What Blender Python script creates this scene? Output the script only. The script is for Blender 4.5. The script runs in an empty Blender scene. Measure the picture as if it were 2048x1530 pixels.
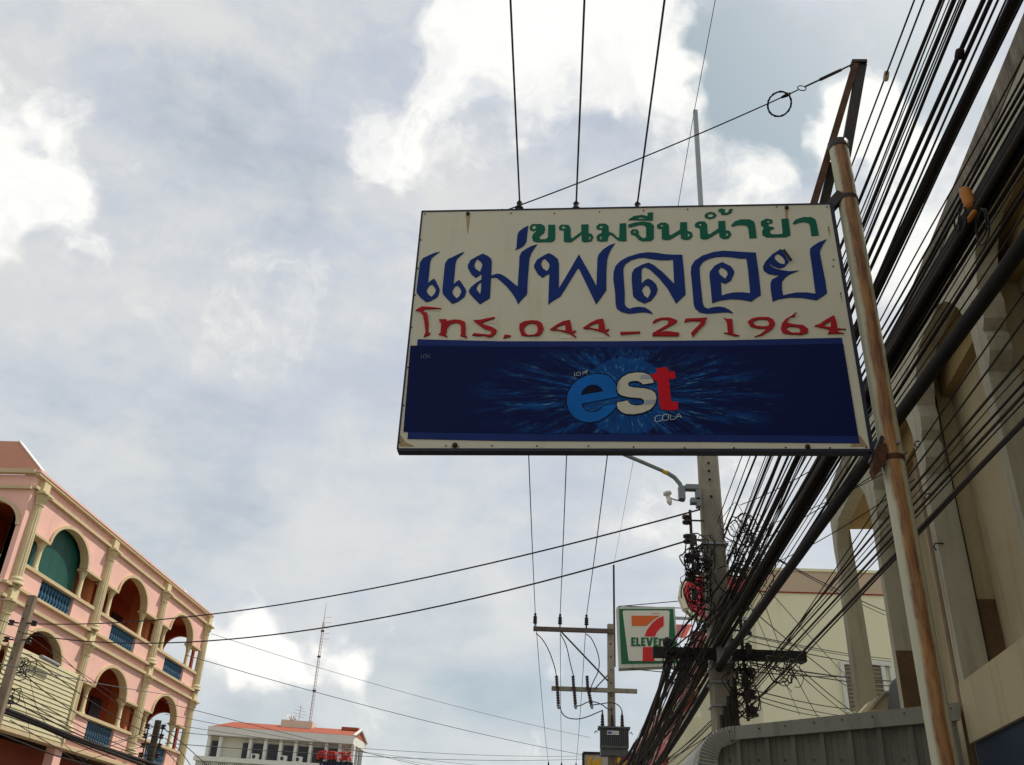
import bpy, bmesh, math, random
from mathutils import Vector, Matrix
from mathutils.geometry import tessellate_polygon
random.seed(7)
SC = bpy.context.scene
C = SC.collection
V = Vector
R_ = math.radians

# ------------------------------------------------------------------ camera
# solved from the photograph's vanishing points (2048 x 1530 pixels):
# vertical edges meet at (1180,-2570), street edges at (1098,1795), focal 1850 px
FPX, CX, CY = 1850.0, 1024.0, 765.0
CAM = V((0, 0, 1.6))
UP = V((156, -3335, FPX)).normalized()
ST = V((74, 1030, FPX)); ST = (ST - UP * ST.dot(UP)).normalized()
RT = ST.cross(UP)
def ray(x, y):
    c = V((x - CX, y - CY, FPX)); return V((RT.dot(c), ST.dot(c), UP.dot(c))).normalized()
def onX(p, X): r = ray(*p); return CAM + r * ((X - CAM.x) / r.x)
def onY(p, Y): r = ray(*p); return CAM + r * ((Y - CAM.y) / r.y)
def onZ(p, Z): r = ray(*p); return CAM + r * ((Z - CAM.z) / r.z)
def onP(p, P, n): r = ray(*p); return CAM + r * ((P - CAM).dot(n) / r.dot(n))
cam = bpy.data.cameras.new('camera'); cam.sensor_width = 36; cam.lens = 36 * FPX / 2048
cam.clip_start = 0.05; cam.clip_end = 3000
co = bpy.data.objects.new('camera', cam); C.objects.link(co)
fw = ray(CX, CY); rt = ray(CX + 1e4, CY) ; rt = (rt - fw * rt.dot(fw)).normalized(); upv = rt.cross(fw)
co.matrix_world = Matrix(((rt.x, upv.x, -fw.x, CAM.x), (rt.y, upv.y, -fw.y, CAM.y), (rt.z, upv.z, -fw.z, CAM.z), (0, 0, 0, 1)))
SC.camera = co
SC.view_settings.view_transform = 'Standard'; SC.view_settings.look = 'None'
SC.view_settings.exposure = 0.0; SC.view_settings.gamma = 1.0; SC.view_settings.use_curve_mapping = False

# ------------------------------------------------------------------ world
SUN_AZ, SUN_EL = R_(55), R_(57)          # azimuth measured from +Y towards +X
W = bpy.data.worlds.new('World'); SC.world = W; W.use_nodes = True
nt = W.node_tree; nt.nodes.clear()
def nd(t, **k):
    n = nt.nodes.new(t)
    for a, b in k.items(): setattr(n, a, b)
    return n
def lk(a, b): nt.links.new(a, b)
out = nd('ShaderNodeOutputWorld'); bg = nd('ShaderNodeBackground'); bg.inputs[1].default_value = 0.1; lk(bg.outputs[0], out.inputs[0])
sky = nd('ShaderNodeTexSky', sky_type='NISHITA', sun_disc=False, sun_elevation=SUN_EL, sun_rotation=SUN_AZ)
sky.air_density = 1.0; sky.dust_density = 2.0; sky.ozone_density = 1.0
tc = nd('ShaderNodeTexCoord')
def noise(vec, scale, detail, rough, dist=0.0, col=False):
    n = nd('ShaderNodeTexNoise'); n.inputs['Scale'].default_value = scale; n.inputs['Detail'].default_value = detail
    n.inputs['Roughness'].default_value = rough; n.inputs['Distortion'].default_value = dist; lk(vec, n.inputs['Vector'])
    return n.outputs['Color'] if col else n.outputs['Fac']
def mth(op, a, b=None, c=None, clamp=False):
    n = nd('ShaderNodeMath', operation=op, use_clamp=clamp)
    for i, v in enumerate((a, b, c)):
        if v is None: continue
        if isinstance(v, (int, float)): n.inputs[i].default_value = v
        else: lk(v, n.inputs[i])
    return n.outputs[0]
def smooth(v, lo, hi, a=0.0, b=1.0):
    n = nd('ShaderNodeMapRange', interpolation_type='SMOOTHSTEP'); lk(v, n.inputs[0])
    for i, q in enumerate((lo, hi, a, b)): n.inputs[i + 1].default_value = q
    return n.outputs[0]
def vm(op, a, b):
    n = nd('ShaderNodeVectorMath', operation=op)
    for i, v in enumerate((a, b)):
        if isinstance(v, (tuple, list, Vector)): n.inputs[i].default_value = v
        elif isinstance(v, (int, float)): n.inputs['Scale'].default_value = v
        else: lk(v, n.inputs[i])
    return n.outputs['Value'] if op in ('DISTANCE', 'DOT_PRODUCT', 'LENGTH') else n.outputs[0]
D = tc.outputs['Generated']
w1 = vm('SCALE', vm('SUBTRACT', noise(D, 4.0, 2, .5, col=True), (.5, .5, .5)), .20)
w2 = vm('SCALE', vm('SUBTRACT', noise(D, 16.0, 2.5, .6, col=True), (.5, .5, .5)), .115)
DW = vm('ADD', vm('ADD', D, w1), w2)
# cloud masses of this sky, as directions: (photo pixel of the centre, radius, weight)
WHITE = [((1010, 40), 270, .9), ((1240, 70), 210, .9), ((1100, -140), 300, .8), ((1180, 200), 120, .45), ((880, 210), 150, .45), ((740, 235), 90, .6), ((810, 310), 75, .55), ((790, 370), 50, .3),
         ((95, 350), 150, .95), ((-10, 330), 140, .7), ((1400, 310), 170, .75), ((1500, 350), 110, .55), ((1290, 240), 120, .4), ((1630, 235), 110, 1.15),
         ((1790, 130), 130, 1.3), ((1760, 260), 110, .8), ((1860, 420), 150, .8), ((1800, 560), 150, .7), ((1960, 250), 90, .5), ((1540, 130), 60, .4),
         ((535, 1250), 120, 1.2), ((460, 1270), 80, .6), ((755, 1280), 90, 1.0), ((650, 1290), 70, .4), ((520, 1420), 110, .45), ((760, 1480), 160, .35), ((1000, 1490), 160, .3), ((1150, 1440), 110, .6),
         ((520, 640), 230, .22), ((330, 720), 160, .16), ((620, 800), 190, .24), ((260, 560), 90, .18), ((120, 720), 200, .18), ((40, 60), 240, .20), ((500, 420), 120, .2), ((700, 560), 150, .2),
         ((1480, 980), 240, .35), ((1200, 1050), 260, .25), ((850, 1000), 180, .15)]
BLUE = [((1470, 140), 230, 1.0), ((1600, 60), 170, 1.0), ((1900, 40), 170, .7), ((1560, 260), 90, .55), ((1900, 90), 150, .55), ((1480, 20), 130, .5), ((1180, 330), 110, .45), ((1090, 250), 60, .35), ((390, 940), 190, .30),
        ((560, 1010), 120, .2), ((620, 420), 150, .25), ((420, 250), 160, .22), ((150, 860), 150, .2), ((1730, 420), 120, .3), ((900, 320), 110, .25), ((700, 330), 80, .2), ((560, 1370), 110, .35), ((900, 1380), 160, .25), ((860, 1200), 140, .2), ((400, 1450), 80, .35), ((1840, 660), 80, .4)]
def field(lst):
    acc = None
    for p, rad, wgt in lst:
        d = vm('DISTANCE', DW, tuple(ray(*p)))
        g = smooth(d, 0.0, rad / FPX * 1.35, wgt, 0.0)
        acc = g if acc is None else mth('ADD', acc, g)
    return acc
big = noise(D, 2.1, 3, .55)
fine = noise(DW, 8.0, 6.5, .66)
vst = nd('ShaderNodeMapping'); vst.inputs['Rotation'].default_value = (0, R_(-25), R_(20)); vst.inputs['Scale'].default_value = (1.2, 1.2, 3.0); lk(D, vst.inputs[0])
streak = noise(vst.outputs[0], 3.4, 5, .6)
wf = field(WHITE); bf = field(BLUE)
# thin veil: how much of the blue shows
veil = mth('ADD', mth('ADD', mth('MULTIPLY', big, .55), mth('MULTIPLY', streak, .55)), mth('MULTIPLY', bf, -.62))
veilf = smooth(veil, .02, .58)
cov = mth('ADD', mth('ADD', mth('MULTIPLY', wf, .62), mth('MULTIPLY', fine, .78)), mth('ADD', mth('MULTIPLY', streak, .36), mth('MULTIPLY', bf, -.30)))
whitef = smooth(cov, .74, 1.12)
densf = smooth(mth('ADD', cov, mth('MULTIPLY', big, .3)), 1.15, 1.7)
def mixc(f, a, b):
    n = nd('ShaderNodeMix', data_type='RGBA'); lk(f, n.inputs[0])
    for i, v in ((6, a), (7, b)):
        if isinstance(v, tuple): n.inputs[i].default_value = v
        else: lk(v, n.inputs[i])
    return n.outputs[2]
skyc = mixc(mth('MULTIPLY', smooth(veil, -.4, .3), 0.0), sky.outputs[0], (0, 0, 0, 1))
bright = vm('SCALE', skyc, 1.0)
sepd = nd('ShaderNodeSeparateXYZ'); lk(D, sepd.inputs[0]); low = smooth(sepd.outputs[2], .02, .75, 1.0, 0.0)   # thin cloud looks paler towards the horizon
grey0 = mixc(smooth(mth('ADD', mth('MULTIPLY', streak, .62), mth('MULTIPLY', fine, .40)), .34, .68), (5.6, 6.05, 7.15, 1), (8.2, 8.15, 7.95, 1))
grey = mixc(mth('MULTIPLY', low, .55), grey0, (7.8, 7.95, 8.0, 1))
c1 = mixc(mth('MULTIPLY', veilf, .86), vm('ADD', vm('SCALE', bright, .72), (1.2, 1.75, 1.4)), grey)
c2 = mixc(whitef, c1, mixc(smooth(fine, .34, .62), (8.9, 9.0, 8.9, 1), (10.5, 10.45, 10.0, 1)))
c3 = mixc(mth('MULTIPLY', densf, .45), c2, (10.4, 10.4, 9.95, 1))
lk(c3, bg.inputs[0])

# ------------------------------------------------------------------ sun
sl = bpy.data.lights.new('sun', 'SUN'); sl.energy = 4.0; sl.angle = R_(0.6); sl.color = (1, .95, .86)
so = bpy.data.objects.new('sun', sl); C.objects.link(so)
sd = V((math.cos(SUN_EL) * math.sin(SUN_AZ), math.cos(SUN_EL) * math.cos(SUN_AZ), math.sin(SUN_EL)))
so.rotation_euler = sd.to_track_quat('Z', 'Y').to_euler(); so.location = (0, 0, 40)

# ------------------------------------------------------------------ materials
MATS = {}
def M(name, col, rough=.7, var=.12, scale=3.0, bump=0.0, bscale=None, metal=0.0, stain=None, stains=.5, sscale=(1, 1, .25), streak_dirt=False):
    """procedural paint / concrete / metal: base colour with large and small noise, optional stain colour and bump"""
    if name in MATS: return MATS[name]
    m = bpy.data.materials.new(name); m.use_nodes = True; t = m.node_tree; b = t.nodes['Principled BSDF']
    b.inputs['Roughness'].default_value = rough; b.inputs['Metallic'].default_value = metal; b.inputs['Specular IOR Level'].default_value = .25
    N = lambda ty: t.nodes.new(ty)
    c = N('ShaderNodeTexCoord')
    n1 = N('ShaderNodeTexNoise'); n1.inputs['Scale'].default_value = scale; n1.inputs['Detail'].default_value = 8; n1.inputs['Roughness'].default_value = .65
    t.links.new(c.outputs['Object'], n1.inputs['Vector'])
    rp = N('ShaderNodeMapRange'); t.links.new(n1.outputs['Fac'], rp.inputs[0])
    for i, q in enumerate((.25, .75, 1 - var, 1 + var)): rp.inputs[i + 1].default_value = q
    mx = N('ShaderNodeVectorMath'); mx.operation = 'SCALE'; mx.inputs[0].default_value = col[:3]; t.links.new(rp.outputs[0], mx.inputs['Scale'])
    o = mx.outputs[0]
    if stain:
        mp = N('ShaderNodeMapping'); mp.inputs['Scale'].default_value = sscale; t.links.new(c.outputs['Object'], mp.inputs[0])
        n2 = N('ShaderNodeTexNoise'); n2.inputs['Scale'].default_value = scale * 1.7; n2.inputs['Detail'].default_value = 10; n2.inputs['Roughness'].default_value = .7
        t.links.new(mp.outputs[0], n2.inputs['Vector'])
        r2 = N('ShaderNodeMapRange'); t.links.new(n2.outputs['Fac'], r2.inputs[0])
        for i, q in enumerate((.62 - .25 * stains, .78 - .1 * stains, 0, .85)): r2.inputs[i + 1].default_value = q
        mm = N('ShaderNodeMix'); mm.data_type = 'RGBA'; t.links.new(r2.outputs[0], mm.inputs[0]); t.links.new(o, mm.inputs[6]); mm.inputs[7].default_value = (*stain[:3], 1)
        o = mm.outputs[2]
    t.links.new(o, b.inputs['Base Color'])
    if bump:
        n3 = N('ShaderNodeTexNoise'); n3.inputs['Scale'].default_value = bscale or scale * 12; n3.inputs['Detail'].default_value = 6
        t.links.new(c.outputs['Object'], n3.inputs['Vector'])
        bp = N('ShaderNodeBump'); bp.inputs['Strength'].default_value = bump; bp.inputs['Distance'].default_value = .02
        t.links.new(n3.outputs['Fac'], bp.inputs['Height']); t.links.new(bp.outputs[0], b.inputs['Normal'])
    MATS[name] = m
    return m

# ------------------------------------------------------------------ mesh helpers
class MB:
    def __init__(s): s.v = []; s.f = []; s.sm = []
    def add(s, vs, fs, smooth=False):
        o = len(s.v); s.v += [V(p) for p in vs]
        for f in fs: s.f.append([i + o for i in f]); s.sm.append(smooth)
        return s
    def box(s, a, b, fr=None):
        """axis box between corners a and b in frame fr = (origin, u, v, w)"""
        xs = sorted((a[0], b[0])); ys = sorted((a[1], b[1])); zs = sorted((a[2], b[2]))
        vs = [V((x, y, z)) for z in zs for y in ys for x in xs]
        if fr: vs = [fr[0] + fr[1] * p.x + fr[2] * p.y + fr[3] * p.z for p in vs]
        return s.add(vs, [(0, 2, 3, 1), (4, 5, 7, 6), (0, 1, 5, 4), (2, 6, 7, 3), (0, 4, 6, 2), (1, 3, 7, 5)])
    def tube(s, pts, r, n=6, cap=True, flat=None):
        pts = [V(p) for p in pts]; k = len(pts); rr = r if isinstance(r, (list, tuple)) else [r] * k
        vs = []; fs = []; ref = None
        for i, p in enumerate(pts):
            t = (pts[min(i + 1, k - 1)] - pts[max(i - 1, 0)]).normalized()
            if ref is None: ref = t.orthogonal().normalized()
            ref = (ref - t * ref.dot(t))
            ref = ref.normalized() if ref.length > 1e-6 else t.orthogonal().normalized()
            q = t.cross(ref)
            for j in range(n):
                a = 2 * math.pi * j / n; vs.append(p + (ref * math.cos(a) + q * math.sin(a)) * rr[i])
        for i in range(k - 1):
            for j in range(n):
                a, b = i * n + j, i * n + (j + 1) % n; fs.append((a, b, b + n, a + n))
        s.add(vs, fs, n > 4)
        if cap: s.add(vs[:n], [tuple(range(n - 1, -1, -1))]); s.add(vs[-n:], [tuple(range(n))])
        return s
    def bar(s, a, b, w, h, up=(0, 0, 1)):
        """rectangular bar a-b, w across, h along up"""
        a, b = V(a), V(b); t = (b - a).normalized(); u = V(up); u = (u - t * u.dot(t)).normalized(); x = t.cross(u)
        return s.box((-w / 2, 0, -h / 2), (w / 2, (b - a).length, h / 2), (a, x, t, u))
    def lathe(s, base, prof, n=12, axis=(0, 0, 1), flute=0.0, arc=None):
        """prof = [(r, h)...] round axis from base"""
        ax = V(axis).normalized(); u = ax.orthogonal().normalized(); w = ax.cross(u); base = V(base); vs = []; fs = []
        for r, h in prof:
            for j in range(n):
                a = 2 * math.pi * j / n; q = r * (1 - flute * (j % 2)); vs.append(base + ax * h + (u * math.cos(a) + w * math.sin(a)) * q)
        for i in range(len(prof) - 1):
            for j in range(n):
                a, b = i * n + j, i * n + (j + 1) % n; fs.append((a, b, b + n, a + n))
        s.add(vs, fs, flute == 0 and n > 6)
        s.add(vs[:n], [tuple(range(n - 1, -1, -1))]); s.add(vs[-n:], [tuple(range(n))])
        return s
    def sheet(s, contours, fn, d0, d1, back=False):
        """flat shape with holes: contours of (u,v), fn(u,v,d) -> point; front at d1, sides down to d0"""
        flat = [p for c in contours for p in c]
        tris = tessellate_polygon([[V((p[0], p[1], 0)) for p in c] for c in contours])
        fr = [fn(p[0], p[1], d1) for p in flat]; bk = [fn(p[0], p[1], d0) for p in flat]
        nn = (fn(*flat[0], d1) - fn(*flat[0], d0))
        fs = []
        for t in tris:
            a, b, c = (fr[i] for i in t); g = (b - a).cross(c - a)
            fs.append(tuple(t) if g.dot(nn) > 0 else tuple(reversed(t)))
        s.add(fr, fs)
        if back: s.add(bk, [tuple(reversed(f)) for f in fs])
        o = 0
        for ci, c in enumerate(contours):
            k = len(c)
            for i in range(k):
                a, b = o + i, o + (i + 1) % k
                s.add([fr[a], fr[b], bk[b], bk[a]], [(0, 1, 2, 3)])
            o += k
        return s
    def build(s, name, mat, parent=None, **tags):
        off = V((0, 0, 0)); q = parent
        while q: off += q.location; q = q.parent
        me = bpy.data.meshes.new(name); me.from_pydata([tuple(p - off) for p in s.v], [], s.f)
        me.polygons.foreach_set('use_smooth', s.sm); me.materials.append(mat); me.update()
        o = bpy.data.objects.new(name, me); C.objects.link(o)
        if parent: o.parent = parent
        for k, v in tags.items(): o[k] = v
        return o
def tag(o, label=None, category=None, group=None, kind=None):
    for k, v in (('label', label), ('category', category), ('group', group), ('kind', kind)):
        if v: o[k] = v
    return o
def thing(name, loc, label, category, group=None):
    o = bpy.data.objects.new(name, None); o.empty_display_size = .1; C.objects.link(o); o.location = V(loc)
    return tag(o, label, category, group)
def share(src, name, parent, delta):
    """copy of a part, moved by delta, sharing its mesh"""
    o = src.copy(); o.name = name; C.objects.link(o); o.parent = parent; o.location = src.location + V(delta); return o
def sagline(a, b, sag, n=14):
    a, b = V(a), V(b); return [a.lerp(b, t / n) - V((0, 0, sag * 4 * (t / n) * (1 - t / n))) for t in range(n + 1)]
def ellipse(cx, cy, a, b, t0=0, t1=360, n=24):
    return [(cx + a * math.cos(R_(t0 + (t1 - t0) * i / n)), cy + b * math.sin(R_(t0 + (t1 - t0) * i / n))) for i in range(n + 1)]

# common materials
CABLE = M('black_cable', (.017, .0135, .012), .75, .35, 6)
CABLE2 = M('dusty_cable', (.042, .032, .025), .85, .4, 5)
WIREM = M('aluminium_wire', (.035, .036, .038), .5, .2, 5)
CONC = M('pole_concrete', (.285, .25, .185), .9, .25, 2.5, .5, 60, stain=(.12, .10, .075), stains=.55)
STEELD = M('dark_steel', (.05, .042, .036), .6, .3, 6, metal=.3, stain=(.10, .045, .02), stains=.4)
GALV = M('galvanised_steel', (.30, .31, .31), .45, .15, 8, metal=.6)
PORC = M('brown_porcelain', (.035, .022, .02), .25, .2, 10)
PORCW = M('white_porcelain', (.62, .58, .5), .3, .1, 8)
RUBBER = M('black_rubber', (.014, .014, .015), .6, .2, 8)

# ------------------------------------------------------------------ ground
ASPH = M('asphalt', (.055, .054, .052), .95, .25, 1.2, .6, 90, stain=(.035, .034, .034), stains=.6, sscale=(1, 1, 1))
PAVE = M('pavement_concrete', (.30, .28, .25), .9, .2, 1.5, .4, 50, stain=(.18, .17, .15), stains=.5, sscale=(1, 1, 1))
SOIL = M('dry_ground', (.22, .19, .14), .95, .25, .4, .4, 20)
tag(MB().box((-700, -700, -.5), (700, 900, -.02)).build('ground', SOIL), kind='structure')
tag(MB().box((-10.6, -300, -.019), (.95, 600, 0)).build('road', ASPH), kind='structure')
tag(MB().box((1.08, -300, -.019), (3.6, 600, .12)).build('pavement', PAVE), kind='structure')
tag(MB().box((-14.0, -300, -.019), (-10.74, 600, .12)).build('pavement', PAVE), kind='structure')
KERB = M('kerb_concrete', (.36, .34, .30), .9, .2, 2, .4)
for a, b in ((.952, 1.078), (-10.738, -10.602)):
    tag(MB().box((a, -300, -.018), (b, 600, .135)).build('kerb', KERB), kind='structure')
ROADW = M('road_paint', (.72, .71, .66), .8, .15, 3, stain=(.3, .3, .28), stains=.4)
for i in range(-6, 14):
    tag(MB().box((-4.9, i * 6, .003), (-4.78, i * 6 + 2.5, .006)).build('lane_marking', ROADW), kind='structure')
# ================================================================== the shop sign
SR = V((1.318, 3.6, 0)); SL = V((-.708, 3.694, 0))
SU = (SR - SL).normalized(); SN = V((SU.y, -SU.x, 0))       # SN faces the camera
if SN.y > 0: SN = -SN
def sp(x, y, d=0.0): return onP((x, y), SR, SN) + SN * d
def crop(x0, y0, s): return lambda u, v, d: sp(x0 + u * s, y0 + v * s, d)
cA = crop(800, 390, .21484); cB = crop(1230, 390, .24902); cC = crop(780, 670, .22461); cD = crop(1220, 670, .27344); cE = crop(1120, 700, .13672)
px0 = lambda u, v, d: sp(u, v, d)

WHITEB = M('weathered_white_board', (.68, .635, .47), .6, .07, 2.2, .06, 80, stain=(.54, .475, .32), stains=.22, sscale=(1.6, 1.6, .3))
BLUEL = M('blue_vinyl_letter', (.012, .034, .17), .5, .15, 5)
GREENL = M('green_vinyl_letter', (.010, .13, .075), .5, .15, 5)
REDL = M('red_vinyl_letter', (.42, .018, .020), .5, .2, 8)
GLUE = M('pale_glue_mark', (.74, .66, .48), .7, .12, 12)
FRAMEB = M('blue_black_frame_paint', (.022, .025, .04), .5, .3, 6, stain=(.08, .045, .03), stains=.35)
RUSTD = M('dark_rust', (.10, .042, .018), .85, .35, 18, .4, 90, stain=(.03, .018, .012), stains=.5, sscale=(1, 1, 1))
RUSTM = M('rusty_channel', (.13, .062, .034), .8, .3, 14, .3, 90, stain=(.05, .028, .018), stains=.5, sscale=(1, 1, 1))
BANM = M('mid_blue_vinyl', (.016, .034, .15), .5, .12, 4)
for q_ in (BLUEL, GREENL, REDL, BANM): q_.node_tree.nodes['Principled BSDF'].inputs['Specular IOR Level'].default_value = .08

sg = thing('shop_sign', sp(1265, 904), 'large white shop sign with blue Thai lettering and a dark blue cola banner', 'sign')
TH = .036
pnl = MB().sheet([[(846, 424), (1659, 409), (1741, 898), (797, 897)]], px0, -TH, 0, True).build('board', WHITEB, sg)
# angle-iron frame: right edge, bottom edge, top edge, left edge
def edge(name, a, b, w, d0, d1, m):
    a0, b0 = sp(*a), sp(*b); t = (b0 - a0).normalized(); n2 = t.cross(SN)
    MB().box((0, -w / 2, d0), ((b0 - a0).length, w / 2, d1), (a0, t, n2, SN)).build(name, m, sg)
edge('frame_rail', (1663, 409), (1744, 900), .016, -TH - .004, .004, FRAMEB)
edge('frame_rail', (795, 900), (1744, 901.5), .013, -TH - .006, .006, FRAMEB)
edge('frame_rail', (843, 423), (1663, 407.5), .008, -TH - .004, .003, FRAMEB)
edge('frame_rail', (844, 425), (795, 898), .007, -TH - .004, .003, FRAMEB)
# bolts and small nails
BOLT = M('rusted_bolt', (.05, .028, .018), .7, .3, 30)
for p, r in (((936, 428), .010), ((1573, 416), .010), ((910, 891), .012), ((1615, 894), .011)):
    MB().lathe(sp(*p, .001), [(r, 0), (r, .006), (r * .6, .011)], 10, SN).build('bolt', BOLT, sg)
nails = [(850, 428), (842, 480), (836, 537), (830, 590), (823, 655), (816, 735), (807, 811), (1022, 427), (1109, 427), (1199, 424), (1287, 421), (1375, 419), (1553, 414), (1654, 414), (1657, 455), (1667, 520), (1666, 533), (1681, 587), (1690, 660),
         (892, 892), (984, 892), (1074, 892), (1177, 892), (1267, 894), (1369, 896), (1468, 896), (1571, 895), (1660, 896), (1732, 895), (799, 885)]
nm = None
for p in nails:
    o = MB().lathe(sp(*p, .0005), [(.004, 0), (.0035, .003)], 6, SN).build('nail', BOLT, sg)

RUNM = M('rust_run', (.44, .31, .17), .75, .25, 20, stain=(.30, .17, .07), stains=.5)
for rr in ([(932, 431), (940, 431), (938, 452), (935, 470)], [(1569, 419), (1577, 419), (1575, 440), (1573, 455)], [(798, 866), (812, 885), (830, 893), (800, 893)], [(900, 892), (920, 892), (917, 896), (904, 896)], [(1719, 870), (1736, 893), (1700, 894)], [(1655, 458), (1660, 458), (1660, 476)], [(1680, 590), (1683, 590), (1684, 606)]):
    MB().sheet([rr], px0, .0002, .0011).build('rust_run', RUNM, sg)
def letters(name, cr, conts, m, d=.0035, parent=None, d0=.0004):
    return MB().sheet(conts, cr, d0, d).build(name, m, parent or sg)
# --- dark blue shop name
BL = [
 (cA, [[(372,530),(330,540),(290,555),(215,590),(187,630),(180,680),(155,890),(158,915),(190,955),(245,1000),(295,985),(350,950),(368,905),(370,880),(345,825),(320,780),(285,800),(262,822),(268,760),(283,620),(295,590),(330,560)],
       [(290,835),(270,850),(250,885),(250,905),(270,935),(295,950),(320,925),(337,890),(325,865),(305,840)]]),
 (cA, [[(600,532),(555,548),(500,575),(445,600),(420,640),(413,700),(395,890),(398,920),(440,970),(488,1015),(540,995),(600,950),(617,905),(612,880),(580,830),(553,793),(525,810),(500,832),(505,770),(517,640),(530,600),(565,565)],
       [(525,845),(505,862),(487,900),(490,920),(510,950),(532,965),(555,940),(573,900),(560,870),(540,848)]]),
 (cA, [[(770,548),(715,575),(655,610),(632,655),(632,680),(665,740),(705,773),(735,755),(760,735),(758,790),(710,820),(660,860),(640,895),(650,920),(690,965),(745,1018),(790,990),(838,960),(848,775),(870,770),(900,772),(935,800),(990,850),(1040,910),(1080,970),(1098,1018),(1130,980),(1183,925),(1190,780),(1205,600),(1220,550),(1250,500),(1278,462),(1230,475),(1180,500),(1130,535),(1112,575),(1110,640),(1095,855),(1040,810),(985,765),(940,740),(905,735),(850,752),(855,620),(848,595),(820,570)],
       [(718,598),(700,630),(690,660),(705,690),(745,718),(760,680),(768,650),(750,620)], [(757,815),(735,825),(715,860),(712,880),(730,905),(748,925),(755,870)]]),
 (cA, [[(1195,288),(1150,310),(1105,345),(1093,380),(1085,490),(1073,513),(1110,500),(1150,478),(1178,435),(1185,360)]]),
 (cA, [[(1385,543),(1340,565),(1275,605),(1248,655),(1250,680),(1285,740),(1328,772),(1360,750),(1390,735),(1380,1020),(1420,990),(1495,945),(1530,890),(1655,685),(1670,695),(1740,840),(1826,1020),(1870,960),(1920,890),(1922,700),(1930,600),(1945,550),(1970,500),(2002,452),(1950,470),(1890,510),(1850,555),(1838,590),(1835,680),(1828,850),(1760,720),(1665,555),(1570,720),(1480,870),(1480,640),(1470,600),(1430,565)],
       [(1345,592),(1325,610),(1312,645),(1330,685),(1368,712),(1385,690),(1393,650),(1375,620)]]),
 (cB, [[(540,482),(480,482),(400,478),(330,466),(265,462),(190,472),(100,500),(40,535),(5,570),(-12,620),(-14,680),(0,780),(5,880),(15,915),(50,940),(110,955),(150,952),(200,945),(250,945),(305,957),(280,930),(240,905),(190,900),(150,905),(120,915),(95,905),(78,880),(78,780),(68,640),(68,590),(85,555),(130,525),(190,508),(230,505),(290,515),(360,525),(420,525),(465,520),(470,600),(475,715),(440,680),(380,620),(310,565),(270,545),(220,560),(155,595),(135,630),(133,680),(143,800),(150,820),(185,850),(235,873),(290,850),(330,800),(343,760),(330,720),(300,690),(265,673),(235,690),(215,715),(212,640),(215,600),(235,580),(280,600),(350,665),(420,750),(490,873),(520,845),(567,800),(555,640)],
       [(250,725),(225,745),(215,770),(235,810),(262,830),(280,800),(287,775),(275,740)]]),
 (cB, [[(1130,465),(1060,462),(960,455),(870,450),(790,460),(700,490),(640,530),(612,575),(608,620),(620,740),(632,880),(645,915),(680,945),(740,955),(800,950),(860,945),(910,945),(950,953),(920,925),(880,905),(830,898),(780,905),(745,915),(715,900),(705,870),(690,740),(680,620),(680,580),(705,540),(750,515),(810,500),(870,497),(950,503),(1000,512),(1055,512),(1068,600),(1085,790),(1020,783),(950,785),(900,795),(857,810),(850,700),(885,715),(930,690),(957,630),(955,610),(930,575),(860,540),(800,570),(760,620),(758,650),(768,740),(780,870),(840,850),(930,838),(1010,842),(1095,857),(1130,830),(1171,805),(1155,640)],
       [(850,582),(830,610),(840,640),(885,675),(905,640),(900,615),(880,595)]]),
 (cB, [[(1330,435),(1260,480),(1205,540),(1187,580),(1195,610),(1230,635),(1280,645),(1325,648),(1260,680),(1248,710),(1250,760),(1265,857),(1310,840),(1400,825),(1500,828),(1620,847),(1660,820),(1702,790),(1690,700),(1660,550),(1645,470),(1650,440),(1670,400),(1700,357),(1640,380),(1590,410),(1565,435),(1565,470),(1580,570),(1610,795),(1540,785),(1460,785),(1400,795),(1350,808),(1340,760),(1340,700),(1365,665),(1400,640),(1475,608),(1400,615),(1330,605),(1280,590),(1250,570),(1240,548),(1270,575),(1320,592),(1360,580),(1395,540),(1370,500),(1345,460)],
       [(1300,475),(1280,495),(1285,520),(1320,550),(1360,560),(1365,530),(1345,500),(1320,480)]]),
]
for cr, ct in BL: letters('letter', cr, ct, BLUEL)
# peeling corner of the last blue letter: a curled flap
fl = MB(); q = [cB(1333, 448, .004), cB(1398, 540, .004)]
for i in range(6):
    a = i / 5 * 2.2; off = SU * (.013 * math.sin(a)) + SN * (.009 * (1 - math.cos(a)) + .004)
    fl.v += [q[0] + off, q[1] + off]
    if i: fl.f.append([2 * i - 2, 2 * i - 1, 2 * i + 1, 2 * i]); fl.sm.append(True)
fl.build('peeling_flap', FRAMEB, sg)
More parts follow.
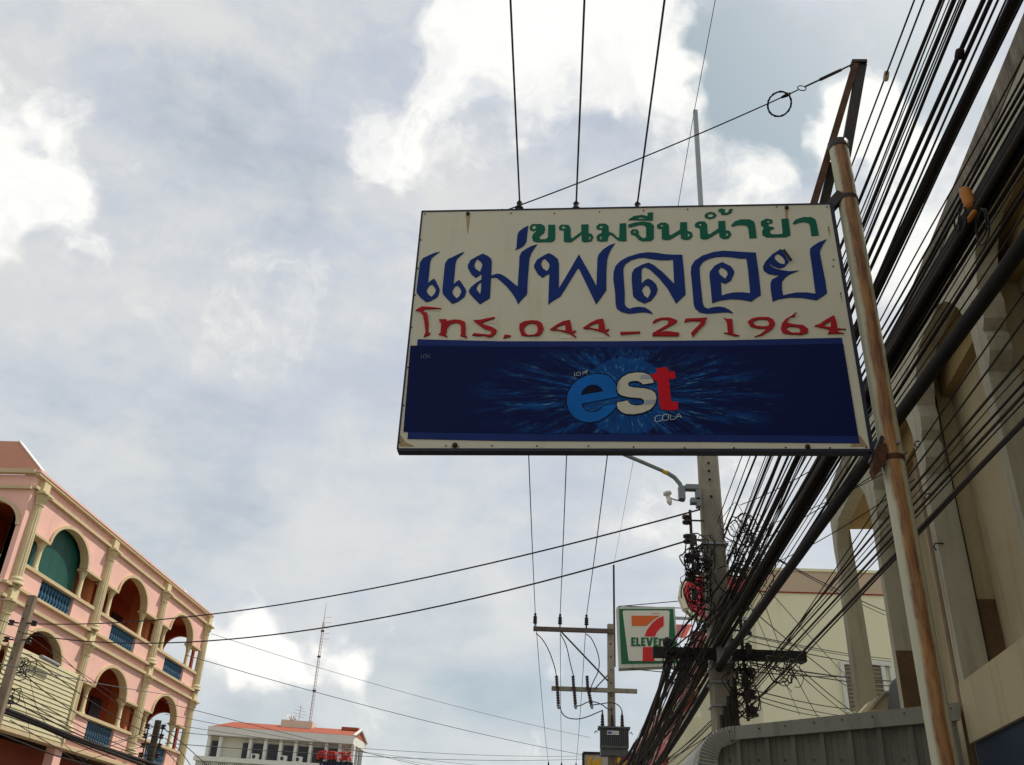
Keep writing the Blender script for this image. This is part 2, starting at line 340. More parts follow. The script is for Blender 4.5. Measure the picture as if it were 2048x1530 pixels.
# --- green line
GR = [
 (cA, [[(1230,272),(1207,300),(1210,325),(1240,340),(1265,330),(1270,340),(1240,365),(1228,395),(1240,430),(1270,440),(1400,440),(1435,430),(1445,400),(1445,280),(1380,280),(1378,395),(1360,412),(1310,415),(1295,400),(1310,380),(1340,355),(1352,325),(1345,290),(1310,272),(1270,275)], [(1245,285),(1228,300),(1235,320),(1255,322),(1268,305),(1262,290)]]),
 (cA, [[(1500,278),(1478,300),(1485,325),(1515,332),(1525,325),(1525,430),(1540,440),(1595,440),(1690,370),(1690,425),(1710,440),(1750,438),(1785,430),(1800,395),(1785,365),(1755,358),(1755,275),(1687,278),(1687,345),(1605,405),(1590,400),(1588,310),(1570,282)], [(1520,288),(1505,300),(1512,317),(1535,315),(1540,298)], [(1760,382),(1758,420),(1770,415),(1777,395)]]),
 (cA, [[(1855,270),(1827,295),(1835,320),(1865,325),(1878,320),(1878,355),(1845,370),(1828,395),(1835,425),(1870,435),(1930,432),(1945,375),(1970,375),(2030,425),(2075,432),(2108,430),(2106,265),(2045,268),(2040,400),(2025,400),(1985,360),(1945,345),(1940,290),(1915,270)], [(1868,285),(1855,298),(1862,312),(1885,308),(1888,292)], [(1875,378),(1858,395),(1862,412),(1875,418)]]),
 (cB, [[(105,240),(150,225),(220,215),(280,222),(312,245),(312,350),(290,370),(220,373),(190,360),(165,330),(130,318),(122,295),(140,278),(175,278),(192,295),(190,320),(215,345),(235,350),(250,340),(250,265),(235,245),(190,242),(150,255),(110,262)], [(150,290),(145,302),(160,308),(170,298),(165,290)]]),
 (cB, [[(305,140),(262,145),(262,172),(215,162),(150,172),(105,203),(303,207)], [(165,194),(200,180),(245,190),(245,195)]]),
 (cB, [[(365,225),(335,245),(340,268),(370,275),(375,270),(375,355),(400,362),(440,360),(525,310),(530,350),(560,362),(600,358),(625,330),(615,300),(580,290),(578,220),(522,222),(522,280),(450,325),(435,320),(432,245),(410,225)], [(378,237),(362,245),(370,258),(390,252)], [(584,310),(584,340),(600,330),(600,315)]]),
 (cB, [[(670,215),(640,235),(645,260),(680,268),(685,350),(710,358),(745,355),(835,300),(840,340),(870,355),(910,352),(935,320),(920,290),(888,285),(885,210),(828,212),(830,270),(760,318),(742,312),(740,240),(720,215)], [(685,228),(670,238),(680,250),(700,245)], [(892,305),(892,335),(908,325),(908,310)]]),
 (cB, [[(765,138),(730,150),(717,168),(725,185),(760,195),(800,185),(815,165),(800,145)], [(765,150),(745,160),(745,178),(770,182),(790,170),(785,155)]]),
 (cB, [[(850,110),(830,120),(830,135),(855,140),(848,150),(860,162),(900,160),(935,145),(945,112),(915,118),(908,140),(885,148),(880,135),(885,118)]]),
 (cB, [[(930,248),(960,215),(1010,198),(1080,198),(1115,215),(1125,245),(1138,345),(1080,350),(1070,270),(1060,250),(1020,242),(975,245),(950,255)]]),
 (cB, [[(1215,192),(1170,215),(1172,245),(1195,262),(1180,295),(1185,325),(1220,342),(1370,340),(1408,325),(1405,290),(1392,190),(1335,195),(1345,290),(1345,312),(1320,318),(1260,318),(1240,300),(1250,280),(1275,275),(1275,262),(1240,255),(1225,240),(1240,232),(1265,225),(1260,200)], [(1225,208),(1215,218),(1230,226),(1245,220),(1240,208)]]),
 (cB, [[(1425,230),(1450,200),(1510,180),(1575,180),(1610,200),(1620,240),(1637,325),(1577,330),(1565,250),(1555,228),(1515,218),(1470,225),(1440,238)]]),
]
for cr, ct in GR: letters('letter', cr, ct, GREENL)
# --- red telephone line, with pale traces of glue beside the curling letters
four = [[(1582,1168),(1520,1180),(1460,1210),(1395,1255),(1410,1262),(1480,1265),(1580,1295),(1640,1332),(1640,1322),(1605,1298),(1640,1270),(1635,1265),(1605,1275),(1595,1220)], [(1540,1205),(1480,1222),(1440,1252),(1540,1268)]]
RD = [
 (cA, [[(145,1078),(180,1055),(210,1042),(290,1048),(385,1060),(330,1065),(230,1065),(215,1080),(225,1095),(250,1098),(262,1150),(268,1210),(262,1280),(282,1290),(275,1305),(222,1325),(240,1280),(230,1200),(215,1120),(190,1090),(160,1080)]]),
 (cA, [[(362,1162),(435,1162),(432,1180),(500,1165),(560,1168),(605,1185),(612,1240),(610,1310),(628,1333),(560,1315),(570,1300),(568,1220),(555,1200),(520,1190),(470,1205),(440,1240),(428,1310),(445,1327),(358,1300),(378,1290),(385,1200)]]),
 (cA, [[(685,1170),(740,1168),(880,1140),(885,1148),(780,1185),(760,1205),(860,1235),(900,1260),(895,1290),(860,1320),(830,1328),(780,1312),(725,1318),(672,1310),(690,1290),(725,1295),(780,1300),(840,1305),(855,1280),(840,1265),(780,1245),(700,1185)]]),
 (cA, [[(975,1305),(1030,1310),(1032,1320),(962,1338)]]),
 (cA, [[(1225,1172),(1160,1180),(1112,1205),(1112,1250),(1130,1310),(1180,1318),(1290,1315),(1320,1290),(1338,1245),(1320,1195),(1280,1175)], [(1220,1195),(1180,1210),(1153,1245),(1165,1290),(1190,1308),(1250,1306),(1280,1280),(1285,1240),(1270,1205)]]),
 (cA, four), (cA, [[(x + 308, y - 13) for x, y in c] for c in four]),
 (cB, [[(40,1105),(200,1100),(202,1112),(45,1125)]]),
 (cB, [[(300,1030),(320,1005),(370,990),(440,988),(500,1012),(490,1030),(345,1105),(420,1098),(515,1110),(510,1137),(300,1135),(300,1115),(420,1045),(430,1010),(395,1000),(350,1010),(315,1030)]]),
 (cB, [[(565,998),(730,990),(738,985),(720,1040),(640,1120),(625,1147),(610,1110),(690,1030),(680,1015),(600,1015),(555,1025)]]),
 (cB, [[(872,988),(890,1000),(940,1000),(945,1060),(950,1120),(1000,1133),(960,1137),(870,1110),(905,1112),(900,1040),(895,1015)]]),
 (cB, [[(1150,985),(1230,985),(1270,1005),(1285,1040),(1260,1080),(1180,1130),(1118,1142),(1160,1125),(1200,1095),(1215,1075),(1150,1075),(1090,1060),(1065,1020),(1100,995)], [(1160,1000),(1120,1012),(1105,1030),(1130,1055),(1190,1060),(1230,1055),(1240,1030),(1220,1005)]]),
 (cB, [[(1455,942),(1440,980),(1400,985),(1375,1030),(1430,1042),(1510,1050),(1550,1080),(1545,1110),(1500,1125),(1400,1122),(1345,1110),(1330,1075),(1340,1035),(1370,1000),(1415,975)], [(1400,1058),(1375,1070),(1380,1090),(1420,1110),(1480,1110),(1490,1085),(1470,1065)]]),
 (cB, [[(1757,970),(1700,1000),(1650,1035),(1600,1055),(1640,1065),(1715,1080),(1720,1100),(1705,1118),(1840,1115),(1790,1105),(1790,1085),(1850,1080),(1785,1075),(1775,1020)], [(1735,1012),(1695,1035),(1665,1054),(1730,1066)]]),
]
for cr, ct in RD:
    letters('letter', cr, ct, REDL, .007)
for cr, ct in [(cA, [(250,1100),(275,1105),(270,1200),(268,1290),(292,1280),(285,1150)]), (cA, [(780,1190),(905,1172),(900,1190),(800,1202)]), (cA, [(1510,1300),(1590,1312),(1610,1335),(1490,1335)]), (cA, [(1815,1292),(1900,1302),(1915,1330),(1795,1330)]),
               (cA, [(550,1318),(600,1330),(595,1345),(530,1340)]), (cA, [(290,1070),(375,1066),(350,1082),(280,1080)]), (cB, [(735,998),(765,990),(700,1080),(650,1130),(690,1060)]), (cB, [(842,1005),(880,1010),(885,1022),(850,1020)]), (cB, [(1450,960),(1490,962),(1430,990),(1448,975)]), (cB, [(505,1020),(530,1025),(480,1060),(470,1050)])]:
    MB().sheet([ct], cr, .0003, .0016).build('glue_mark', GLUE, sg)

# --- the blue banner with its printed burst and logo
ban = MB().sheet([[(835.5, 679), (1000, 683), (1225, 683), (1450, 681), (1683.5, 676), (1719, 887), (1400, 884), (1220, 883), (1000, 882), (815, 878)]], px0, .0004, .003).build('cola_banner', BANM, sg, label='blue cola banner stuck across the lower half')
LC = sp(1252, 792)
def burst_mat():
    m = bpy.data.materials.new('printed_blue_burst'); m.use_nodes = True; t = m.node_tree; b = t.nodes['Principled BSDF']; b.inputs['Roughness'].default_value = .5
    b.inputs['Specular IOR Level'].default_value = .05
    N = lambda ty, **k: (lambda n: [setattr(n, a, q) for a, q in k.items()] and n or n)(t.nodes.new(ty))
    L = t.links.new
    def mt(op, a, c=None, d=None):
        n = N('ShaderNodeMath', operation=op)
        for i, q in enumerate((a, c, d)):
            if q is None: continue
            if isinstance(q, (int, float)): n.inputs[i].default_value = q
            else: L(q, n.inputs[i])
        return n.outputs[0]
    def mr(v, *q):
        n = N('ShaderNodeMapRange'); n.clamp = True; L(v, n.inputs[0])
        for i, w in enumerate(q): n.inputs[i + 1].default_value = w
        return n.outputs[0]
    uv = N('ShaderNodeUVMap'); sx = N('ShaderNodeSeparateXYZ'); L(uv.outputs[0], sx.inputs[0])
    x, y = sx.outputs[0], sx.outputs[1]
    r = mt('SQRT', mt('ADD', mt('MULTIPLY', mt('MULTIPLY', x, x), .16), mt('MULTIPLY', y, y)))
    ang = mt('ARCTAN2', y, mt('MULTIPLY', x, .55))
    cb = N('ShaderNodeCombineXYZ'); L(mt('MULTIPLY', ang, 4.0), cb.inputs[0]); L(mt('MULTIPLY', r, 4.5), cb.inputs[1])
    n1 = N('ShaderNodeTexNoise'); n1.inputs['Scale'].default_value = 1.6; n1.inputs['Detail'].default_value = 8; n1.inputs['Roughness'].default_value = .75; L(cb.outputs[0], n1.inputs['Vector'])
    n2 = N('ShaderNodeTexNoise'); n2.inputs['Scale'].default_value = 5.5; n2.inputs['Detail'].default_value = 6; n2.inputs['Roughness'].default_value = .7; L(cb.outputs[0], n2.inputs['Vector'])
    fall = mr(r, .05, .30, 1.0, 0.0)
    st = mt('MULTIPLY', mr(n1.outputs['Fac'], .49, .66, 0, 1), fall)
    st2 = mt('MULTIPLY', mt('MULTIPLY', mr(n2.outputs['Fac'], .55, .72, 0, 1), mr(n1.outputs['Fac'], .42, .6, 0, 1)), mr(r, .1, .27, 1, 0))
    rr = mt('SQRT', mt('ADD', mt('MULTIPLY', x, x), mt('MULTIPLY', y, y)))
    disc = mt('MULTIPLY', mr(rr, .195, .2, 1, 0), .5)
    f = mt('MAXIMUM', st, mt('MULTIPLY', disc, mr(n1.outputs['Fac'], .3, .7, .3, 1)))
    def mix(fac, a, c):
        n = N('ShaderNodeMix', data_type='RGBA'); L(fac, n.inputs[0])
        for i, q in ((6, a), (7, c)):
            if isinstance(q, tuple): n.inputs[i].default_value = q
            else: L(q, n.inputs[i])
        return n.outputs[2]
    cc = mix(f, (.008, .014, .070, 1), (.010, .18, .60, 1)); cc = mix(st2, cc, (.26, .72, .88, 1)); L(cc, b.inputs['Base Color'])
    return m
BURST = burst_mat()
prt = MB().sheet([[(821, 692), (1000, 694), (1250, 694), (1500, 692), (1686, 688), (1716, 872), (1400, 869), (1220, 868), (1000, 867), (807, 864)]], px0, .003, .0045).build('burst_print', BURST, ban)
uvl = prt.data.uv_layers.new(name='UVMap'); offs = prt.parent.parent.location
for lp in prt.data.loops:
    p = prt.data.vertices[lp.vertex_index].co + offs - LC; uvl.data[lp.index].uv = (p.dot(SU), p.z)
OUTL = M('dark_logo_outline', (.004, .006, .025), .4, .1, 5)
EBLUE = M('logo_blue', (.006, .135, .46), .45, .25, 4); SBEI = M('logo_cream', (.62, .57, .42), .4, .05, 6); TRED = M('logo_red', (.62, .010, .020), .45, .08, 6); SGREY = M('logo_grey', (.36, .38, .39), .4, .05, 6)
for q_ in (EBLUE, TRED, OUTL): q_.node_tree.nodes['Principled BSDF'].inputs['Specular IOR Level'].default_value = .08
eo = [[(850,690),(835,600),(815,510),(770,440),(700,385),(610,362),(520,360),(400,380),(270,440),(170,540),(110,660),(100,780),(130,890),(200,990),(310,1050),(430,1068),(560,1045),(680,980),(780,890),(825,830),(830,790),(625,825),(600,870),(540,910),(460,920),(390,905),(340,860),(310,795)], [(300,672),(330,600),(390,540),(460,515),(540,520),(600,560),(635,612)]]
so_ = [[(1370,490),(1350,430),(1300,375),(1220,345),(1120,340),(1000,360),(910,410),(850,480),(830,570),(850,640),(900,675),(1000,700),(1180,715),(1225,740),(1235,780),(1200,815),(1120,825),(1040,810),(1000,770),(990,750),(835,780),(830,820),(850,870),(900,920),(970,945),(1080,950),(1200,930),(1320,880),(1390,800),(1410,710),(1390,640),(1340,600),(1240,575),(1080,560),(1010,545),(990,510),(1010,480),(1070,462),(1140,465),(1190,490),(1205,515)]]
to = [[(1410,280),(1575,262),(1590,325),(1675,325),(1695,425),(1595,435),(1610,640),(1625,755),(1655,770),(1725,768),(1728,885),(1640,890),(1530,890),(1480,870),(1455,800),(1440,640),(1420,460),(1365,450),(1330,365),(1415,350)]]
def outset(c, k, sgn=1):
    """offset a closed outline by k"""
    ar = sum(c[i][0] * c[(i + 1) % len(c)][1] - c[(i + 1) % len(c)][0] * c[i][1] for i in range(len(c))); k = k if ar > 0 else -k; res = []
    for i, p in enumerate(c):
        a, b = c[i - 1], c[(i + 1) % len(c)]
        e1 = V((p[0] - a[0], p[1] - a[1])).normalized(); e2 = V((b[0] - p[0], b[1] - p[1])).normalized(); n = V((e1.y + e2.y, -e1.x - e2.x))
        n = n.normalized() if n.length > .2 else V((e1.y, -e1.x)); res.append((p[0] + n.x * k, p[1] + n.y * k))
    return res
MB().sheet([outset(eo[0], 15)], cE, .0045, .0056).build('letter_outline', OUTL, ban)  # printed dark outline behind the logo letter
MB().sheet([outset(so_[0], 18)], cE, .0045, .0068).build('letter_outline', OUTL, ban)
letters('letter', cE, eo, EBLUE, .0062, ban, .0056)
letters('letter', cE, so_, SBEI, .0078, ban, .0068)
letters('letter', cE, to, TRED, .0078, ban, .0045)
for g in ([(1190,380),(1315,380),(1345,432),(1170,430)], [(1245,742),(1400,740),(1385,805),(1220,808)], [(875,460),(850,500),(832,570),(848,635),(868,560)]):
    MB().sheet([g], cE, .0078, .0088).build('grey_print', SGREY, ban)
# small strokes: COLA and the two little Thai words
def strokes(name, cr, lines, w, m, parent, d=.0052):
    for ln in lines:
        pts = [cr(a, b, d) for a, b in ln]; MB().tube(pts, w, 5).build(name, m, parent)
SMALLW = M('small_print_grey', (.55, .57, .55), .4, .05, 6); SMALLD = M('small_print_dim', (.16, .18, .24), .4, .05, 6)
strokes('letter', cE, [[(1475,965),(1410,975),(1392,995),(1390,1045),(1405,1062),(1475,1045),(1478,1030)], [(1500,975),(1515,958),(1575,948),(1588,962),(1585,1020),(1570,1032),(1515,1042),(1500,1030),(1500,975)], [(1615,955),(1615,1030),(1680,1020)], [(1690,1015),(1735,935),(1780,1002)], [(1712,985),(1768,978)]], .0022, SMALLW, ban)
strokes('letter', cE, [[(212,340),(215,390),(230,388)], [(245,345),(245,385),(300,375),(300,330),(250,338)], [(330,335),(375,322),(400,300)], [(335,370),(335,350),(385,340),(395,365)], [(360,330),(405,322),(400,300)]], .0018, SMALLW, ban)
strokes('letter', cC, [[(282,180),(282,212),(290,212)], [(300,185),(302,212),(325,212),(325,180),(305,180)], [(335,190),(355,182),(360,176)], [(335,212),(338,198),(355,198),(357,212)]], .0016, SMALLD, ban)

# ================================================================== rusty post that carries the sign
PX, PY, PR = 1.412, 3.62, .047
def post_mat():
    m = bpy.data.materials.new('pale_paint_with_rust_runs'); m.use_nodes = True; t = m.node_tree; b = t.nodes['Principled BSDF']; b.inputs['Roughness'].default_value = .6; L = t.links.new
    tcn = t.nodes.new('ShaderNodeTexCoord'); sx = t.nodes.new('ShaderNodeSeparateXYZ'); L(tcn.outputs['Object'], sx.inputs[0])
    def nz(sc, scale, det=9, ro=.65):
        mp = t.nodes.new('ShaderNodeMapping'); mp.inputs['Scale'].default_value = sc; L(tcn.outputs['Object'], mp.inputs[0]); n = t.nodes.new('ShaderNodeTexNoise'); n.inputs['Scale'].default_value = scale
        n.inputs['Detail'].default_value = det; n.inputs['Roughness'].default_value = ro; L(mp.outputs[0], n.inputs['Vector']); return n.outputs['Fac']
    def mt(op, a, c=None):
        n = t.nodes.new('ShaderNodeMath'); n.operation = op
        for i, q in enumerate((a, c)):
            if q is None: continue
            if isinstance(q, (int, float)): n.inputs[i].default_value = q
            else: L(q, n.inputs[i])
        return n.outputs[0]
    def mr(v, *q):
        n = t.nodes.new('ShaderNodeMapRange'); n.clamp = True; L(v, n.inputs[0])
        for i, w in enumerate(q): n.inputs[i + 1].default_value = w
        return n.outputs[0]
    def mix(f, a, c):
        n = t.nodes.new('ShaderNodeMix'); n.data_type = 'RGBA'; L(f, n.inputs[0])
        for i, q in ((6, a), (7, c)):
            if isinstance(q, tuple): n.inputs[i].default_value = q
            else: L(q, n.inputs[i])
        return n.outputs[2]
    side = mt('ABSOLUTE', mt('ADD', sx.outputs[0], mt('ADD', mt('MULTIPLY', mt('SUBTRACT', nz((1, 1, 1), 1.1, 3, .5), .5), .03), .006)))
    band = mr(side, .040, .010, 0, 1)
    front = mr(sx.outputs[1], .0, .02, 1, 0)
    runs = nz((30, 30, .8), 1.0); patch = nz((2, 2, 2.2), 1.2, 8)
    f = mt('ADD', mt('MULTIPLY', band, .58), mt('ADD', mt('ADD', mt('MULTIPLY', runs, .30), mt('MULTIPLY', nz((14, 14, 3.2), 1.0), .42)), mt('ADD', mt('MULTIPLY', patch, .35), mt('MULTIPLY', nz((1, 1, .45), 55, 5), .22))))
    rust = mt('MULTIPLY', mr(f, .83, 1.05, 0, 1), front)
    speck = mr(nz((1, 1, .6), 60, 4), .66, .74, 0, .6)
    paint = mix(nz((6, 6, .6), 1.3), (.42, .36, .20, 1), (.55, .55, .41, 1))
    rc = mix(mr(nz((16, 16, 2.4), 2.2, 10, .75), .30, .60, 0, 1), (.47, .23, .055, 1), (.16, .06, .02, 1))
    c = mix(rust, paint, rc); c = mix(speck, c, (.2, .09, .03, 1)); L(c, b.inputs['Base Color'])
    bp = t.nodes.new('ShaderNodeBump'); bp.inputs['Strength'].default_value = .35; bp.inputs['Distance'].default_value = .004; L(nz((1, 1, .5), 45), bp.inputs['Height']); L(bp.outputs[0], b.inputs['Normal'])
    return m
POSTM = post_mat()
post = thing('sign_post', (PX, PY, .12), 'rust-streaked pale steel pipe post holding the shop sign', 'post')
zt = 5.03
MB().tube([(PX, PY, .12), (PX, PY, 1.5), (PX, PY, 3.0), (PX, PY, 4.2), (PX, PY, zt)], PR, 24).build('pipe', POSTM, post)
MB().lathe((PX, PY, zt - .02), [(PR + .004, 0), (PR + .005, .04), (PR * .7, .055)], 20).build('pipe_cap', STEELD, post)
MB().lathe((PX, PY, .12), [(.10, 0), (.10, .012), (.055, .014), (.052, .04)], 20).build('base_flange', RUSTD, post)
# clamp plates that reach from the post to the sign
def plate(zc, h, tilt, m, nm):
    MB().box((1.30, 3.60, zc - h / 2), (PX - .01, 3.655, zc + h / 2)).build(nm, m, post)
zA = sp(1668, 400).z; zB = sp(1748, 915).z
MB().tube([(PX, PY, zA + .004), (PX, PY, zA + .026)], PR + .003, 20).build('clamp_band', STEELD, post)
MB().tube([(PX, PY, zB - .012), (PX, PY, zB + .012)], PR + .003, 20).build('clamp_band', RUSTD, post)
MB().bar((1.318, 3.63, zA - .03), (PX - .03, 3.60, zA + .04), .035, .05).build('bracket_arm', STEELD, post)
br = MB(); pl = [(1745, 935), (1752, 952), (1762, 938), (1770, 925), (1776, 898), (1770, 885), (1755, 890)]
br.sheet([pl], lambda u, v, d: onY((u, v), 3.575) + V((0, -d, 0)), -.05, 0, True).build('bracket_plate', RUSTD, post, label='torn rusty plate under the sign corner')
MB().bar(onY((1741, 925), 3.62), onY((1762, 875), 3.60), .012, .05, (0, 1, 0)).build('bracket_arm', FRAMEB, post)
MB().lathe((PX + .012, PY - PR - .006, zB + .055), [(.009, 0), (.009, .006), (.005, .012)], 8, (0, -1, 0)).build('bolt', GALV, post)
# top bracket: two rusty channels meeting at the peak where the stay is tied
ytop = 3.64
T = onY((1716, 125), ytop); A_ = onY((1628, 412), 3.70); Bp = onY((1690, 300), ytop + .01)
def channel(name, a, b, w, fl, m, back):
    a, b = V(a), V(b); t = (b - a).normalized(); bk = V(back); bk = (bk - t * bk.dot(t)).normalized(); x = t.cross(bk); L = (b - a).length; fr = (a, x, t, bk)
    q = MB(); q.box((-w / 2, 0, 0), (w / 2, L, .005), fr); q.box((-w / 2, 0, .0055), (-w / 2 + .005, L, fl), fr); q.box((w / 2 - .005, 0, .0055), (w / 2, L, fl), fr)
    q.build(name, m, post)
channel('channel_strut', T + V((-.01, 0, .0)), A_ + V((-.014, 0, -.03)), .034, .05, RUSTM, (0, 1, 0))
channel('channel_strut', T + V((.028, .01, .006)), Bp + V((.004, .012, -.03)), .05, .05, STEELD, (0, 1, 0))
channel('channel_strut', onY((1668, 325), 3.70), onY((1646, 420), 3.73), .045, .04, STEELD, (0, 1, 0))
MB().bar(T + V((-.03, .02, .012)), T + V((.05, .02, .012)), .05, .02).build('top_plate', STEELD, post)

# ================================================================== stay wire between bracket and sign
gy = thing('stay_wire', sp(1003, 418), 'thin steel stay wire with turnbuckle and coil tying sign to post top', 'wire')
g0 = onY((1706, 128), ytop - .02); g1 = sp(1003, 416, -.03)
gp = lambda t: g0.lerp(g1, t) - V((0, 0, .035 * 4 * t * (1 - t)))
MB().tube([gp(i / 24) for i in range(4, 25)], .0036, 6).build('wire', CABLE, gy)
MB().tube([g0, gp(.03), gp(.145)], .005, 6).build('eye_bolt', STEELD, gy)
MB().tube([gp(.035), gp(.036), gp(.1), gp(.101)], [.006, .009, .009, .006], 8).build('turnbuckle', STEELD, gy)
def ring(c, r, w, n, u, v, turns=1, jit=0):
    return [V(c) + (V(u) * math.cos(2 * math.pi * i / n) + V(v) * math.sin(2 * math.pi * i / n)) * (r + jit * math.sin(i * 1.7)) for i in range(n * turns + 1)]
MB().tube(ring(gp(.155), .022, 0, 12, (1, 0, -.3), (.1, -.3, .45)), .003, 5).build('thimble', STEELD, gy)
rc = onY((1559, 208), ytop - .01)
MB().tube(ring(rc, .064, 0, 20, (.98, 0, .1), (0, -.62, .78), 3, .003), .0034, 5).build('coil', CABLE, gy)
MB().tube([gp(.19), gp(.2), gp(.215)], [.008, .011, .007], 6).build('wire_knot', CABLE, gy)
MB().tube([g1 + V((0, 0, -.01)), g1 + V((0, 0, .014))], .008, 6).build('anchor', STEELD, gy)
# ================================================================== utility poles on the sign's side of the street
def concrete_shaft(name, parent, x, y, z0, z1, w0, w1, m=CONC, d=.85):
    q = MB(); vs = []; ch = .18
    for z, w in ((z0, w0), (z1, w1)):
        h, k = w / 2, w / 2 * (1 - ch)
        vs += [V((x + a, y + b * d, z)) for a, b in ((k, -h), (h, -k), (h, k), (k, h), (-k, h), (-h, k), (-h, -k), (-k, -h))]
    q.add(vs, [tuple([i, (i + 1) % 8, 8 + (i + 1) % 8, 8 + i]) for i in range(8)] + [tuple(range(8, 16)), tuple(range(7, -1, -1))])
    return q.build(name, m, parent)
def pin_insulator(parent, p, s=1.0, mat=RUBBER):
    prof = [(.022, 0), (.022, .10)]
    for k in range(4): prof += [(.075 - .004 * k, .11 + k * .06), (.062, .135 + k * .06), (.045, .16 + k * .06)]
    prof += [(.03, .37), (.045, .40), (.03, .43)]
    return MB().lathe(p, [(a * s, b * s) for a, b in prof], 12).build('pin_insulator', mat, parent)
def spool(parent, p, s=1.0, ax=(0, 0, 1)):
    return MB().lathe(p, [(.03 * s, -.04 * s), (.045 * s, -.035 * s), (.045 * s, -.015 * s), (.028 * s, -.005 * s), (.028 * s, .005 * s), (.045 * s, .015 * s), (.045 * s, .035 * s), (.03 * s, .04 * s)], 10, ax).build('spool_insulator', PORC, parent)
ARMC = M('crossarm_brown_steel', (.10, .075, .06), .75, .25, 5, stain=(.05, .03, .025), stains=.4)
ARMK = M('crossarm_black', (.022, .019, .017), .7, .3, 5)
GREYP = M('grey_equipment_paint', (.20, .22, .215), .5, .15, 4, stain=(.10, .10, .09), stains=.3)

# ---- near pole
NX, NY = 1.895, 10.75
npole = thing('utility_pole', (NX, NY, .12), 'big concrete utility pole behind the shop sign, tangled in black cables', 'pole')
concrete_shaft('shaft', npole, NX, NY, .12, 10.35, .32, .185)
HOLE = M('bolt_hole', (.01, .009, .008), .9, .1, 5)
for p in ((1417, 926), (1418, 942), (1419.5, 959), (1422.5, 993)):
    c = onY(p, NY - .125); MB().lathe(c, [(.017, 0), (.017, .006)], 8, (0, -1, 0)).build('bolt_hole', HOLE, npole)
MB().bar((2.04, NY, 10.1), (2.068, NY, 12.52), .065, .065, (0, 1, 0)).build('lightning_spike', GALV, npole)
MB().box((-.95, NY - .22, 9.95), (2.1, NY - .10, 10.07)).build('crossarm', ARMC, npole)
for x in (-.623, .208, 1.101): pin_insulator(npole, (x, NY - .16, 10.07), 1.05)
# lamp arm, bracket and luminaire (mostly behind the sign)
lp = [(1365, 1003), (1364, 985), (1360, 968), (1349, 955), (1332, 944), (1290, 926), (1240, 905), (1190, 884), (1150, 870)]
lpts = [onY(p, NY - .15 - .012 * i) for i, p in enumerate(lp)]
lamp = thing('street_lamp', onY((1400, 985), NY - .14), 'grey street lamp arm with yellow band reaching out from the concrete pole', 'street lamp')
MB().tube(lpts, .027, 12).build('arm', GREYP, lamp)
MB().tube([onY((1336, 946.5), NY - .2), onY((1326, 942), NY - .2)], .0285, 12).build('yellow_band', M('yellow_tape', (.55, .36, .03), .5, .1, 5), lamp)
e = lpts[-1]; MB().lathe(e + V((0, 0, -.02)), [(.05, 0), (.09, .1), (.12, .3), (.10, .5), (.03, .62)], 12, (-.96, -.1, .25)).build('lamp_head', GREYP, lamp)
for a, b in (((1357, 972), (1371, 998)), ((1371, 969), (1400, 979)), ((1391, 980), (1401, 1000)), ((1381, 996), (1400, 1006)), ((1393, 1004), (1402, 1013))):
    p, q = onY(a, NY - .2), onY(b, NY - .2); MB().box((p.x, NY - .22 - .002 * a[0] % .01, q.z), (q.x, NY - .12, p.z)).build('bracket', GREYP, lamp)
cp = onY((1336, 992), NY - .3)
MB().lathe(cp, [(.0, .06), (.05, .05), (.052, .02), (.03, .01), (.026, -.05), (.034, -.055), (.03, -.09), (.012, -.12)], 12, (-.2, 0, 1)).build('photocell', PORCW, lamp)
MB().tube([onY((1340, 996), NY - .28), onY((1350, 1000), NY - .26), onY((1362, 1001), NY - .2)], .008, 5).build('photocell_lead', CABLE, lamp)
# crossarm for the telephone cables
MB().box((1.106, NY - .26, 3.985), (2.79, NY - .16, 4.095)).build('crossarm', ARMK, npole)
MB().box((1.80, NY - .29, 3.93), (1.97, NY - .271, 4.15)).build('crossarm_clamp', GALV, npole)
for p in ((1310, 1283), (1318, 1290)): pass
MB().lathe((1.28, NY - .2, 4.12), [(.05, 0), (.06, .02), (.06, .05), (.03, .09)], 10).build('cable_saddle', ARMK, npole)
# low-voltage rack on the left face, strap on the right
MB().box((NX - .30, NY - .20, 4.85), (NX - .27, NY - .16, 5.75)).build('insulator_rack', STEELD, npole)
for k, z in enumerate((5.62, 5.38, 5.14, 4.92)):
    spool(npole, (NX - .33, NY - .2, z), 1.3); MB().box((NX - .34, NY - .19, z - .008), (NX - .12, NY - .17, z + .008)).build('rack_pin', STEELD, npole)
MB().box((NX + .20, NY - .20, 3.35), (NX + .23, NY - .16, 4.75)).build('insulator_rack', STEELD, npole)
for k, z in enumerate((4.6, 4.32, 3.85, 3.62, 3.44)):
    spool(npole, (NX + .27, NY - .2, z), 1.35); MB().box((NX + .12, NY - .19, z - .008), (NX + .29, NY - .17, z + .008)).build('rack_pin', STEELD, npole)
for z in (3.2, 3.5, 3.75, 5.35): MB().box((NX - .155, NY - .145, z), (NX + .155, NY + .145, z + .02)).build('steel_band', GALV, npole)
for k, dx in enumerate((-.07, -.03, .02, .07, .10)):
    MB().tube([(NX + dx, NY - .17, .2), (NX + dx + .01, NY - .165, 2.0), (NX + dx, NY - .17, 3.4 + .1 * k)], .02, 6).build('riser_cable', CABLE2, npole)

